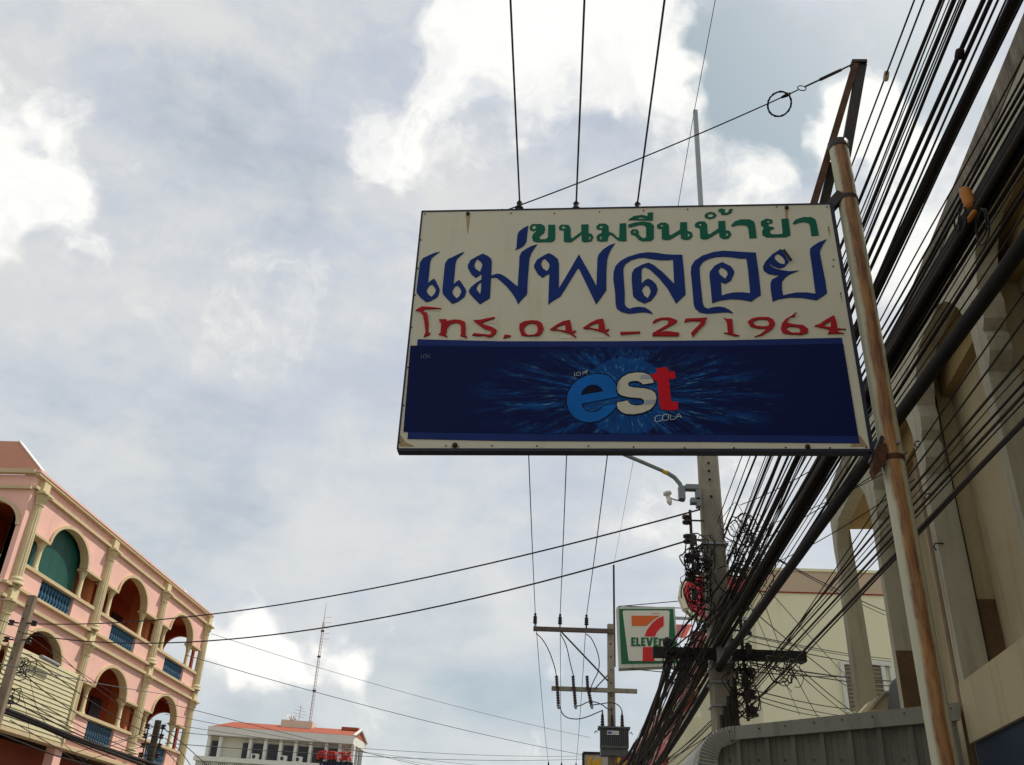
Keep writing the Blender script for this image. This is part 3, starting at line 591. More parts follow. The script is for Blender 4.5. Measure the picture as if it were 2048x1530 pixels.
# ---- transformer pole
FX, FY = 2.06, 34.0
fpole = thing('utility_pole', (FX, FY, .12), 'slim concrete pole with transformer and two crossarms left of the convenience-store sign', 'pole')
concrete_shaft('shaft', fpole, FX, FY, .12, 10.42, .34, .235)
MB().bar((2.19, FY - .05, 8.9), (2.2, FY - .05, 12.65), .07, .07, (0, 1, 0)).build('lightning_spike', STEELD, fpole)
a, b = onY((1067, 1254), FY), onY((1222, 1257), FY); MB().box((a.x, FY - .26, 10.05), (b.x + .12, FY - .13, 10.2)).build('crossarm', ARMC, fpole)
FI = []
for x in (1070, 1120, 1173):
    p = onY((x, 1250), FY - .2); pin_insulator(fpole, (p.x, FY - .2, 10.2), 1.15); FI.append(V((p.x, FY - .2, 10.68)))
a, b = onY((1103, 1379), FY), onY((1273, 1379), FY); zc = a.z
MB().box((a.x, FY - .27, zc - .07), (b.x, FY - .13, zc + .07)).build('crossarm', CONC, fpole)
MB().bar(onY((1121, 1262), FY - .3), onY((1216, 1362), FY - .2), .05, .05).build('brace', STEELD, fpole)
MB().bar(onY((1190, 1377), FY - .3), onY((1215, 1351), FY - .2), .04, .04).build('brace', STEELD, fpole)
for k in range(7):
    MB().lathe(onY((1221.5 + .2 * k, 1262 + k * 26), FY - .115), [(.03, 0), (.03, .006)], 6, (0, -1, 0)).build('bolt_hole', HOLE, fpole)
cuts = ((1113, 1352, 1117, 1411), (1146, 1352, 1151, 1411), (1174, 1352, 1183, 1411))
ribs = lambda L, r: [(r * (.55 if k % 2 else 1), L * k / 14) for k in range(15)]
for x0, y0, x1, y1 in cuts:
    a = onY((x0, y0), FY - .42); b = onY((x0 + 1.5, 1377), FY - .42); ax = b - a
    cu = MB().lathe(a, ribs(ax.length, .07), 10, ax).build('arrester', PORC, fpole)
    a2 = onY((x0 + 2, 1376), FY - .46); b2 = onY((x1, y1), FY - .5); ax = b2 - a2
    cu2 = MB().lathe(a2, ribs(ax.length, .075), 10, ax).build('fuse_cutout', PORC, fpole)
    MB().lathe(b2, [(.05, 0), (.06, .05), (.03, .12)], 8, ax).build('fuse_cap', GALV, cu2)
tx = thing('pole_transformer', onY((1227, 1513), FY - .75), 'finned grey transformer box hung on the slim concrete pole', 'transformer')
p0, p1 = onY((1197, 1458), FY - .7), onY((1258, 1512), FY - .7)
TXM = M('transformer_paint', (.105, .11, .11), .5, .15, 3, stain=(.06, .055, .05), stains=.4)
y0, y1 = FY - .98, FY - .36
MB().box((p0.x + .06, y0 + .08, p1.z - .02), (p1.x - .04, y1, p0.z)).build('tank', TXM, tx)
MB().box((p0.x - .02, y0 - .02, p0.z + .002), (p1.x + .04, y1 + .04, p0.z + .06)).build('lid', TXM, tx)
nf = 16
for k in range(nf):
    x = p0.x + .05 + (p1.x - p0.x - .08) * k / (nf - 1)
    MB().box((x - .012, y0, p1.z + .28), (x + .012, y0 + .0785, p0.z - .02)).build('cooling_fin', TXM, tx)
MB().box((p0.x + .03, y0 + .01, p1.z + .2), (p1.x - .02, y0 + .0785, p1.z + .275)).build('fin_header', TXM, tx)
a, b = onY((1214, 1461), y0 - .02), onY((1238, 1470), y0 - .02)
npl = MB().box((a.x, y0 - .02, b.z), (b.x, y0 - .002, a.z)).build('name_plate', M('pale_plate', (.6, .6, .57), .4, .05, 5), tx)
MB().box((a.x + .02, y0 - .026, b.z + .03), (a.x + .16, y0 - .0205, a.z - .03)).build('plate_logo', M('plate_blue', (.03, .06, .25), .4, .05, 5), npl)
MB().box((a.x + .2, y0 - .026, b.z + .055), (b.x - .04, y0 - .0205, b.z + .075)).build('plate_text', SGREY, npl)
BU = []
for x in (1205, 1224, 1244.5):
    p = onY((x, 1456), FY - .7); t = V((p.x, FY - .7, p0.z + .05)); MB().lathe(t, [(.08, 0), (.09, .03)] + [(.085 - .004 * k if k % 2 else .045, .05 + .045 * k) for k in range(9)] + [(.025, .47), (.02, .58)], 10).build('bushing', PORC, tx); BU.append(t + V((0, 0, .56)))
for x in (p0.x - .03, p1.x + .03):
    s = -1 if x < FX else 1; MB().tube([(x, y0 + .3, p0.z - .1), (x + s * .07, y0 + .3, p0.z - .06), (x + s * .1, y0 + .3, p0.z - .14)], .018, 6).build('lifting_lug', TXM, tx)
def jumper(pxs, Y, r=.016, first=None, last=None):
    pts = [onY(p, Y) for p in pxs]
    if first: pts[0] = first
    if last: pts[-1] = last
    # smooth it
    for _ in range(2):
        n = [pts[0]]
        for i in range(len(pts) - 1): n += [pts[i].lerp(pts[i + 1], .25), pts[i].lerp(pts[i + 1], .75)]
        pts = n + [pts[-1]]
    return MB().tube(pts, r, 5)
J = [([(1072, 1266), (1085, 1278), (1098, 1300), (1110, 1335), (1113, 1352)], None), ([(1121, 1268), (1133, 1290), (1140, 1325), (1147, 1352)], None), ([(1172, 1268), (1183, 1275), (1198, 1310), (1199, 1340), (1183, 1370), (1180, 1385)], None),
     ([(1119, 1412), (1125, 1430), (1140, 1438), (1165, 1438), (1198, 1430)], BU[0]), ([(1151, 1412), (1160, 1412), (1178, 1402), (1200, 1406), (1218, 1420), (1224, 1430)], BU[1]), ([(1184, 1410), (1200, 1408), (1225, 1404), (1240, 1412), (1244, 1428)], BU[2])]
for q, last in J: jumper(q, FY - .5, .018, None, last).build('jumper_wire', CABLE, fpole)

# ---- third pole, only its insulators reach into the picture
tpole = thing('utility_pole', (2.75, 75, .12), 'far concrete pole of which only three insulators show at the bottom edge', 'pole')
concrete_shaft('shaft', tpole, 2.75, 75, .12, 10.2, .34, .235); MB().box((-.5, 74.75, 9.85), (2.85, 74.87, 10.0)).build('crossarm', ARMC, tpole)
TI = []
for x in (-.227, .752, 1.842): pin_insulator(tpole, (x, 74.81, 10.0), 1.2); TI.append(V((x, 74.81, 10.5)))

# ---- the three high-voltage wires and the earth wire above them
NI = [V((x, NY - .16, 10.52)) for x in (-.623, .208, 1.101)]
for k, nm in enumerate(('leftmost', 'middle', 'rightmost')):
    bk = V((NI[k].x, -26, 10.5)); pts = sagline(bk, NI[k], .30, 24) + sagline(NI[k], FI[k], .22, 16)[1:] + sagline(FI[k], TI[k], .5, 16)[1:]
    tag(MB().tube(pts, .0135, 6).build('power_line', WIREM), nm + ' of the three overhead wires rising behind the shop sign', 'wire', 'three high-voltage wires')
ew = sagline((2.0, -26, 12.4), (2.05, NY, 12.5), .2, 20) + sagline((2.05, NY, 12.5), (2.19, FY - .05, 12.6), .18, 16)[1:]
tag(MB().tube(ew, .0055, 5).build('earth_wire', WIREM), 'hair-thin earth wire running to the spike tops of the two poles', 'wire')

# ================================================================== poles on the far side of the street
def small_pole(x, y, zt, w, label, racks):
    t = thing('utility_pole', (x, y, .12), label, 'pole')
    concrete_shaft('shaft', t, x, y, .12, zt, w * 1.35, w, M('brown_weathered_concrete', (.25, .19, .125), .9, .25, 3, .5, 60, stain=(.12, .085, .055), stains=.5))
    for zz, both in racks:
        for s in (-1, 1):
            MB().bar((x + s * w * .5, y - w * .5, zz), (x + s * (w * .5 + .16), y - w * .5 - .05, zz), .02, .03).build('rack_arm', STEELD, t)
            spool(t, (x + s * (w * .5 + .17), y - w * .55, zz), 1.4)
    for k in range(5):
        MB().lathe((x - .01, y - w * .46 - .02, zt - .25 - .28 * k), [(.016, 0), (.016, .012)], 6, (0, -1, 0)).build('bolt_hole', HOLE, t)
    return t
L1 = onX((66, 1192), -11.5); L2 = onX((317, 1441), -12.0)
pl1 = small_pole(-11.5, L1.y, L1.z, .165, 'leaning-looking thin concrete pole before the left end of the pink building', [(L1.z - .62, 1), (L1.z - .98, 1)])
POLE2 = M('dark_weathered_pole', (.075, .06, .045), .95, .3, 4, .5, 50)
pl2 = thing('utility_pole', (-12.0, L2.y, .12), 'dark weathered pole crowded with insulators before the right end of the pink building', 'pole')
MB().tube([(-12, L2.y, .12), (-12, L2.y, L2.z)], [.14, .10], 10).build('shaft', POLE2, pl2)
for s in (-1, 1):
    MB().box((-12 + s * .22 - .015, L2.y - .12, L2.z - 1.1), (-12 + s * .22 + .015, L2.y - .09, L2.z - .12)).build('insulator_rack', STEELD, pl2)
    for k in range(4): spool(pl2, (-12 + s * .25, L2.y - .14, L2.z - .2 - .27 * k), 1.7); MB().bar((-12, L2.y - .1, L2.z - .2 - .27 * k), (-12 + s * .26, L2.y - .1, L2.z - .2 - .27 * k), .02, .02).build('rack_pin', STEELD, pl2)
for k in range(7):
    c = V((-12 + random.uniform(-.2, .3), L2.y - .15, L2.z - 1.1 - .14 * k)); MB().tube([c + V((random.uniform(-.25, .25), random.uniform(-.1, .05), random.uniform(-.2, .2))) for _ in range(7)], .014, 4).build('wire_loop', CABLE, pl2)

# ================================================================== cables
def smoothpts(pts, it=2):
    for _ in range(it):
        n = [pts[0]]
        for i in range(len(pts) - 1): n += [pts[i].lerp(pts[i + 1], .25), pts[i].lerp(pts[i + 1], .75)]
        pts = n + [pts[-1]]
    return pts
def span_cable(A, B, r, xa, label, group, wig=0.0, yb=NY - .3, mat=CABLE, far=True, name='telephone_cable', drop=0.0, seed=0, bundle=0):
    """cable seen through photo pixels A (near, beside the building) and B (at the pole); a parabola in height back to the pole behind us"""
    rnd = random.Random(seed); a, b = onX(A, xa), onY(B, yb)
    Yk = -24.0; z0 = b.z + .15
    def zp(y):
        y0, y1, y2 = Yk, a.y, b.y
        return z0 * (y - y1) * (y - y2) / ((y0 - y1) * (y0 - y2)) + a.z * (y - y0) * (y - y2) / ((y1 - y0) * (y1 - y2)) + b.z * (y - y0) * (y - y1) / ((y2 - y0) * (y2 - y1))
    pts = []; n = 40; ph = rnd.uniform(0, 6)
    for i in range(n + 1):
        y = Yk + (b.y - Yk) * i / n; x = a.x + (b.x - a.x) * (y - a.y) / (b.y - a.y) if y > a.y else a.x + (2.0 - a.x) * (a.y - y) / (a.y - Yk)
        lin = a.z + (b.z - a.z) * (y - a.y) / (b.y - a.y)
        z = zp(y) if y < a.y else .75 * lin + .25 * zp(y)
        w = wig * (1 if 0 < i < n else 0)
        pts.append(V((x + w * math.sin(i * 2.1 + ph), y, z + w * .8 * math.cos(i * 2.9 + ph))))
    if far:
        e = V((1.75 + rnd.uniform(-.2, .35), FY - .3, rnd.uniform(4.4, 5.6))); pts += sagline(b, e, .45 + drop, 14)[1:]
    if bundle:
        root = thing('cable_bundle', b, label, 'cable', group); sp_ = smoothpts(pts, 1); rs = r * .36
        for k in range(bundle):
            a0 = 2 * math.pi * k / bundle + rnd.uniform(-.3, .3); rad = (r - rs * .7) if k else 0; tw = rnd.uniform(-.05, .05); q = []
            for i, p in enumerate(sp_):
                an = a0 + tw * i + .25 * math.sin(i * .23 + k); q.append(p + V((math.cos(an), 0, math.sin(an))) * rad * (1 + .12 * math.sin(i * .31 + 2 * k)))
            MB().tube(q, rs * rnd.uniform(.75, 1.2), 6).build('strand', CABLE if k % 3 else CABLE2, root)
        return root
    return tag(MB().tube(smoothpts(pts, 1), r, 8 if r > .02 else 6).build(name, mat), label, 'cable', group)
TOP = [((1829, 0), (1440, 1030), .0055, 0), ((1848, 0), (1450, 1045), .0055, 0), ((1882, 0), (1452, 1062), .0105, 0), ((1889, 0), (1470, 1072), .005, .006), ((1907, 0), (1474, 1082), .013, 0), ((1916, 0), (1480, 1076), .0045, .004), ((1921, 0), (1486, 1092), .0045, 0), ((1928, 0), (1489, 1096), .0095, .003),
       ((1966, 0), (1468, 1122), .0125, 0), ((1980, 0), (1480, 1132), .0115, .003), ((1993, 0), (1502, 1142), .006, 0), ((2010, 0), (1500, 1152), .005, .003), ((2015, 0), (1497, 1166), .005, 0)]
gT = 'cables fanning up behind the rusty post'
ORD = ('first', 'second', 'third', 'fourth', 'fifth', 'sixth', 'seventh', 'eighth', 'ninth', 'tenth', 'eleventh', 'twelfth', 'thirteenth')
names = {0: 'outermost thin cable at the left of the fan above the rusty post', 2: 'bold cable third from the left in the fan beside the rusty post'}
for i, (A, B, r, wg) in enumerate(TOP):
    span_cable(A, B, r, 2.02, ('thin ' if r < .007 else 'stout ') + 'black cable, ' + ORD[i] + ' from the left in the fan above the rusty post', gT, wg, seed=i)
span_cable((2031, 0), (1462, 1202), .036, 2.03, 'thickest black cable of the fan, nearest the roof edge', gT, 0, seed=20, bundle=7)
for i, dx in enumerate((-13, 12)): span_cable((2031 + dx, 0), (1462 + dx, 1200), .006, 2.0, ('thin black cable hugging the left side of the thickest cable in the fan', 'thin black cable hugging the right side of the thickest cable in the fan')[i], gT, .004, seed=31 + i)
gM = 'cables under the eave of the concrete building'
MID = [((2048, 150), (1470, 1190), .006, .006), ((2048, 172), (1475, 1202), .008, .006), ((2048, 190), (1480, 1207), .008, .004), ((2048, 212), (1484, 1212), .007, .004), ((2048, 235), (1440, 1250), .014, .003), ((2048, 300), (1445, 1292), .016, .004), ((2048, 326), (1470, 1256), .0105, 0), ((2048, 372), (1472, 1276), .0045, 0), ((2048, 388), (1478, 1284), .0105, 0)]
for i, (A, B, r, wg) in enumerate(MID):
    span_cable(A, B, r, 2.03 + .01 * i, 'black cable over the mouldy eave, ' + ORD[i] + ' counted from the open sky side', gM, wg, seed=50 + i)
span_cable((2048, 268), (1436, 1290), .042, 2.05, 'fat black cable bundle carrying the orange splice cases', None, .002, seed=70, bundle=9)
span_cable((2048, 488), (1442, 1328), .040, 2.18, 'fat black trunk cable lowest and heaviest across the concrete fins', None, 0, seed=71)
LOW = [((2048, 583), (1540, 1332), .0045, 0), ((2048, 712), (1526, 1332), .0085, 0), ((2048, 765), (1522, 1346), .0075, 0), ((2048, 787), (1530, 1352), .0095, 0), ((2048, 802), (1545, 1342), .0045, 0), ((2048, 838), (1552, 1360), .0125, .002), ((2048, 845), (1556, 1366), .007, 0)]
for i, (A, B, r, wg) in enumerate(LOW):
    span_cable(A, B, r, 2.2, 'low black cable across the concrete fins, ' + ORD[i] + ' from the top', 'low cables right of the rusty post', wg, seed=80 + i, mat=CABLE2 if i % 2 else CABLE)
for i, (A, B) in enumerate((((1897, 0), (1471, 1078)), ((2048, 112), (1468, 1182)), ((2048, 255), (1452, 1262)), ((2048, 345), (1468, 1268)), ((2048, 430), (1462, 1300)), ((2048, 640), (1536, 1338)), ((2048, 738), (1524, 1340)))):
    span_cable(A, B, (.0035, .0045, .006)[i % 3], 2.04 if i < 5 else 2.2, 'wavy thin wire squeezed between the heavier black cables', 'thin wires among the heavy cables', .005, seed=500 + i, mat=CABLE2)
# extra dusty cables from the telephone crossarm on to the transformer pole
for i in range(16):
    rnd = random.Random(200 + i); s = onY((rnd.uniform(1335, 1430), 1318 + rnd.uniform(-25, 10)), NY - .3)
    e = V((rnd.uniform(1.45, 2.0), FY - .3, rnd.uniform(3.6, 5.8)))
    pts = sagline(s, e, rnd.uniform(.3, 1.0), 18); w = rnd.choice((0, 0, .012))
    pts = [p + V((w * math.sin(3 * k + i), 0, w * math.cos(2.3 * k))) for k, p in enumerate(pts)]
    tag(MB().tube(pts, rnd.choice((.008, .011, .016, .024)), 6).build('telephone_cable', CABLE2 if i % 3 else CABLE), 'dusty cable running from the black crossarm down towards the transformer pole', 'cable', 'cables beyond the crossarm')
# short cables from upper fan to crossarm (steep strands over the concrete pole)
for i in range(14):
    rnd = random.Random(400 + i); a = onY((rnd.uniform(1470, 1530), rnd.uniform(1080, 1190)), NY - .42); b = onY((rnd.uniform(1335, 1420), rnd.uniform(1290, 1325)), NY - .4)
    pts = [a.lerp(b, k / 8) + V((rnd.uniform(-.012, .012), rnd.uniform(-.01, .01), rnd.uniform(-.02, .02))) for k in range(9)]
    tag(MB().tube(smoothpts(pts, 1), rnd.choice((.006, .009, .013)), 5).build('lead_cable', CABLE2 if i % 2 else CABLE), 'short black lead hanging across the face of the concrete pole', 'cable', 'leads draped over the pole')
# loose loops
def tangle(cx, cy, rx, ry, n, seed, lab, Y=NY - .32, r=(.004, .006, .008), sz=(.04, .16)):
    rnd = random.Random(seed)
    for i in range(n):
        c = onY((cx + rnd.uniform(-rx, rx), cy + rnd.uniform(-ry, ry)), Y + rnd.uniform(-.12, .1)); k = rnd.uniform(*sz); a0 = rnd.uniform(0, 6); pts = []
        sp_ = rnd.uniform(.55, 1.15); tilt = rnd.uniform(-.5, .5)
        for j in range(11):
            t = a0 + j / 10 * 2 * math.pi * sp_; pts.append(c + V((k * math.cos(t), k * .5 * math.sin(t * 1.3 + tilt), k * 1.25 * math.sin(t) - .02 * j * k)) + V((rnd.uniform(-.3, .3) * k, 0, rnd.uniform(-.3, .3) * k)))
        tag(MB().tube(smoothpts(pts, 1), rnd.choice(r), 5).build('wire_loop', CABLE), lab, 'wire', lab[6:] if lab.startswith('loose ') else lab)
tangle(1398, 1165, 18, 75, 46, 1, 'loose black wire loop in the tangle left of the concrete pole')
tangle(1492, 1100, 38, 65, 40, 2, 'loose black wire loop in the tangle right of the concrete pole')
tangle(1487, 1340, 14, 75, 26, 3, 'loose black wire loop at the low rack right of the concrete pole')
tangle(1570, 1335, 18, 14, 8, 4, 'loose black wire loop at the right tip of the black crossarm')
tangle(1375, 1320, 40, 14, 12, 5, 'loose black wire loop along the left half of the black crossarm')
# clamps / splice blocks in the tangles
for i, p in enumerate(((1387, 1080), (1390, 1108), (1393, 1140), (1389, 1190), (1493, 1255), (1497, 1300), (1490, 1362), (1494, 1395), (1486, 1150), (1412, 1120))):
    c = onY(p, NY - .36); tag(MB().box((c.x - .035, c.y - .03, c.z - .05), (c.x + .035, c.y + .03, c.z + .05)).lathe(c + V((0, 0, .05)), [(.03, 0), (.02, .03)], 8).build('cable_clamp', PORC), 'small dark cable clamp wedged in the wires at the concrete pole', 'clamp', 'clamps at the pole')
# service drops towards the right
DROP = [((1545, 1112), (1770, 1222), .008), ((1545, 1114), (1770, 1230), .006), ((1470, 1190), (1692, 1372), .007), ((1478, 1110), (1700, 1360), .005), ((1500, 1270), (1782, 1318), .006), ((1502, 1273), (1782, 1323), .005), ((1496, 1282), (1782, 1334), .006), ((1500, 1342), (1700, 1352), .008), ((1500, 1378), (1700, 1418), .007), ((1500, 1388), (1690, 1432), .006), ((1500, 1395), (1640, 1432), .006),
        ((1578, 1328), (1700, 1432), .006), ((1583, 1322), (1712, 1428), .007), ((1580, 1330), (1640, 1440), .005), ((1520, 1180), (1570, 1320), .005), ((1490, 1180), (1600, 1430), .004), ((1500, 1325), (1782, 1362), .010), ((1505, 1330), (1782, 1372), .008)]
for i, (a, b, r) in enumerate(DROP):
    pts = sagline(onY(a, NY - .25), onY(b, 15.5), .03, 10)
    tag(MB().tube(pts, r, 5).build('service_wire', CABLE), 'thin black service wire fanning right from the pole across the cream wall', 'wire', 'service wires across the cream wall')
UPR = [((1545, 1128), (1830, 958), .005), ((1480, 1010), (1700, 890), .005), ((1480, 1100), (1815, 905), .005), ((1500, 1060), (1770, 945), .0045)]
for a, b, r in UPR:
    tag(MB().tube(sagline(onY(a, NY - .25), onY(b, 7.6), .05, 8), r, 5).build('service_wire', CABLE), 'thin black service wire rising from the pole to a hook on the concrete fin', 'wire', 'service wires to the concrete building')
# two lines over the street, from the big pole to the thin pole on the left
for (a, b, sg_, lab) in (((1400, 1019), (50, 1247), .42, 'upper of the two black lines crossing the sky over the street'), ((1376, 1081), (40, 1265), .62, 'lower of the two black lines crossing the sky over the street')):
    A0 = onY(a, NY - .25); B0 = onX(b, -11.55)
    tag(MB().tube(sagline(A0, B0, sg_, 30), .0105, 6).build('street_crossing_line', CABLE), lab, 'cable')
for a, b, c in (((1378, 1080), (1364, 1070), (1352, 1084)), ((1396, 1020), (1400, 1045), (1358, 1032))):
    pass
# cables along the far kerb
LC_ = [([(-40, 1400), (60, 1437), (130, 1468), (220, 1500), (330, 1536)], .055, 'fat black cable bundle sagging before the pink building'), ([(-40, 1406), (80, 1450), (150, 1480), (240, 1512), (310, 1540)], .045, None), ([(-30, 1355), (40, 1385), (110, 1425), (190, 1468), (270, 1503)], .011, None), ([(-30, 1368), (60, 1408), (150, 1460), (230, 1495), (320, 1522)], .012, None), ([(-30, 1378), (60, 1420), (140, 1462), (230, 1502), (300, 1528)], .016, None),
       ([(-10, 1420), (60, 1445), (160, 1490), (230, 1518)], .014, None), ([(20, 1440), (70, 1470), (120, 1500), (170, 1535)], .01, None), ([(-5, 1466), (60, 1492), (120, 1515), (210, 1538)], .018, None), ([(45, 1345), (90, 1385), (150, 1425), (220, 1470), (305, 1500)], .011, None), ([(62, 1312), (110, 1352), (170, 1395), (240, 1440), (308, 1472)], .011, None), ([(62, 1275), (120, 1318), (200, 1370), (305, 1440)], .007, None),
       ([(75, 1262), (130, 1320), (210, 1392), (305, 1452)], .008, None), ([(0, 1240), (60, 1262), (75, 1266)], .008, None), ([(-10, 1262), (40, 1280), (62, 1290)], .008, None), ([(0, 1288), (50, 1308), (62, 1310)], .009, None), ([(325, 1455), (370, 1490), (420, 1536)], .012, None), ([(330, 1476), (360, 1500), (385, 1536)], .011, None), ([(326, 1498), (345, 1515), (360, 1536)], .011, None), ([(200, 1500), (260, 1478), (310, 1452)], .008, None), ([(150, 1505), (240, 1480), (308, 1470)], .008, None), ([(170, 1520), (250, 1500), (308, 1490)], .008, None), ([(60, 1360), (75, 1430), (130, 1490), (180, 1535)], .006, None), ([(40, 1370), (55, 1430), (60, 1480)], .005, None)]
for pxs, r, lab in LC_:
    pts = smoothpts([onX(p, -11.62 if p[0] < 300 else -11.75) for p in pxs], 2)
    tag(MB().tube(pts, r, 6).build('street_cable', CABLE2 if r < .012 else CABLE), lab or 'black cable in the web of wires strung before the pink building', 'cable', None if lab else 'wires strung before the pink building')
tangle(30, 1338, 28, 10, 12, 6, 'loose black wire coil on the thin pole at the left edge', -1, (.008, .012), (.1, .22)) if False else None
rnd = random.Random(77)
for i in range(16):
    cx, cy = rnd.choice(((25, 1338), (12, 1400), (40, 1335))); c = onX((cx + rnd.uniform(-25, 25), cy + rnd.uniform(-9, 9)), -11.65); k = rnd.uniform(.07, .2)
    pts = [c + V((.1 * math.sin(j), k * math.cos(j * .7), k * math.sin(j * .7 + .4 * rnd.random()))) for j in range(10)]
    tag(MB().tube(smoothpts(pts, 1), .011, 5).build('wire_loop', CABLE), 'loose black wire coil on the thin pole at the left edge', 'wire', 'wire coils on the thin left pole')
# long thin lines from the left poles across the low sky
FAR = [((422, 1267), (1180, 1475), .009), ((372, 1310), (1168, 1510), .014), ((330, 1405), (1150, 1590), .010), ((330, 1428), (1130, 1570), .009), ((330, 1447), (1150, 1545), .009), ((335, 1462), (1166, 1512), .010), ((330, 1486), (1164, 1518), .012), ((345, 1390), (900, 1560), .008)]
for a, b, r in FAR:
    tag(MB().tube(sagline(onX(a, -13.95 if a[1] < 1320 else -11.8), onX(b, 1.95), .25, 24), r, 5).build('sky_line', WIREM), 'thin wire crossing the low sky in front of the white office building', 'wire', 'thin wires over the white office building')

# ---- small things hung on the cables
def capsule(name, a, b, r, m, label, cat, group=None, n=12):
    a, b = V(a), V(b); ax = b - a; L = ax.length
    return tag(MB().lathe(a, [(r * .3, 0), (r * .75, L * .05), (r, L * .16), (r * 1.04, L * .5), (r, L * .84), (r * .75, L * .95), (r * .3, L)], n, ax).build(name, m), label, cat, group)
ORG = M('orange_splice_case', (.42, .145, .018), .5, .2, 14, .1)
capsule('splice_case', onX((1927, 377), 1.99), onX((1944, 415), 1.99), .028, ORG, 'orange plastic splice case strapped to the fat cable bundle', 'splice case')
capsule('splice_case', onX((1951, 421), 1.99), onX((1936, 443), 1.99), .014, ORG, 'smaller orange splice case below the larger one', 'splice case')
capsule('cable_connector', onX((1774, 141), 2.02), onX((1771, 163), 2.02), .017, M('cream_plastic', (.45, .36, .22), .5, .1, 10), 'small cream connector on the outermost cable of the fan', 'connector')
capsule('cable_tie', onX((1921, 96), 2.0), onX((1917, 120), 2.0), .022, CABLE, 'black tape knot on a cable of the fan above the post', 'tape')
for k, (p, r) in enumerate((((1966, 455), .085), ((1962, 450), .075), ((1925, 440), .06), ((1915, 445), .05))):
    c = onX(p, 1.97); tag(MB().tube(ring(c, r, 0, 14, (.1, .9, .3), (0, -.3, .95), 1, .006), .0045, 5).build('wire_loop', CABLE), 'loose black wire loop hanging under the orange splice case', 'wire', 'loops under the splice case')
# ================================================================== pink arcaded building across the street
PINK = M('pink_plaster', (.80, .475, .385), .85, .09, 1.3, .15, 60, stain=(.60, .34, .27), stains=.3, sscale=(1.5, 1.5, .2))
TRIM = M('cream_moulding', (.56, .44, .26), .8, .1, 3, .1, 40)
COLM = M('cream_column_plaster', (.63, .53, .31), .8, .12, 4, .1, 40, stain=(.45, .38, .22), stains=.3)
INNER = M('brick_red_interior', (.36, .062, .020), .85, .1, 1.5, .1, 40)
INNER_SUN = M('sunlit_inner_wall', (.55, .19, .075), .85, .1, 1.5)  # red interior cross walls, their sunlit orange put into the base colour
BALM = M('blue_baluster', (.045, .125, .20), .6, .18, 8)
GREENP = M('green_shutter', (.009, .075, .055), .5, .12, 3)
DARKW = M('dark_window', (.018, .013, .012), .25, .2, 2)
SIDING = M('beige_siding', (.55, .49, .30), .75, .08, 3, .1, 60, stain=(.40, .34, .20), stains=.25, sscale=(1, 1, 1))
SHOPR = M('red_brown_shopfront', (.27, .065, .032), .8, .15, 1.2)
GX = -14.1
pb = thing('arcaded_building', (GX, 22.7, 0), 'pink three-storey building with cream columns, arches and blue balusters', 'building')
fF = lambda y, z, d: V((GX + d, y, z))
ycol = [23.1 + 4.68 * k for k in range(4)]
D0 = 1.9
MB().box((GX - .284, 22.70, 4.86), (GX, 23.1, 11.03)).build('corner_pier', PINK, pb)
# upper bands shared by all bays
def band(name, z0, z1, d0, d1, m, ya=23.101, yb=37.30): return MB().box((GX + d0, ya, z0), (GX + d1, yb, z1)).build(name, m, pb)
for dz in (0, -2.94):
    top = dz == 0
    band('frieze', 10.72 + dz, 11.03 + dz if top else 8.10, -.28, .0, PINK)
    band('moulding', 10.68 + dz, 10.765 + dz, .001, .10, TRIM, 22.70, 37.34)
    band('moulding', 11.03 + dz if top else 8.06, 11.10 + dz if top else 8.13, .001 if not top else -.3, .13, TRIM, 22.62, 37.40)
    band('floor_slab', 8.02 + dz, 8.14 + dz, -D0 - .2, -.281, TRIM)
    band('back_wall', 8.14 + dz, 10.72 + dz, -D0 - .25, -D0, INNER)
    band('gallery_ceiling', 10.60 + dz, 10.72 + dz, -D0, -.2815, INNER, 22.95, 37.1)
band('cornice', 11.10, 11.16, -.3, .15, PINK, 22.6, 37.44)
band('parapet_base', 11.16, 11.22, -.28, .05, PINK)
band('moulding', 5.10, 5.19, .001, .10, TRIM, 22.70, 37.34); band('frieze', 4.86, 5.20, -.28, 0, PINK); band('moulding', 4.76, 4.86, -.2, .14, TRIM, 22.66, 37.38)
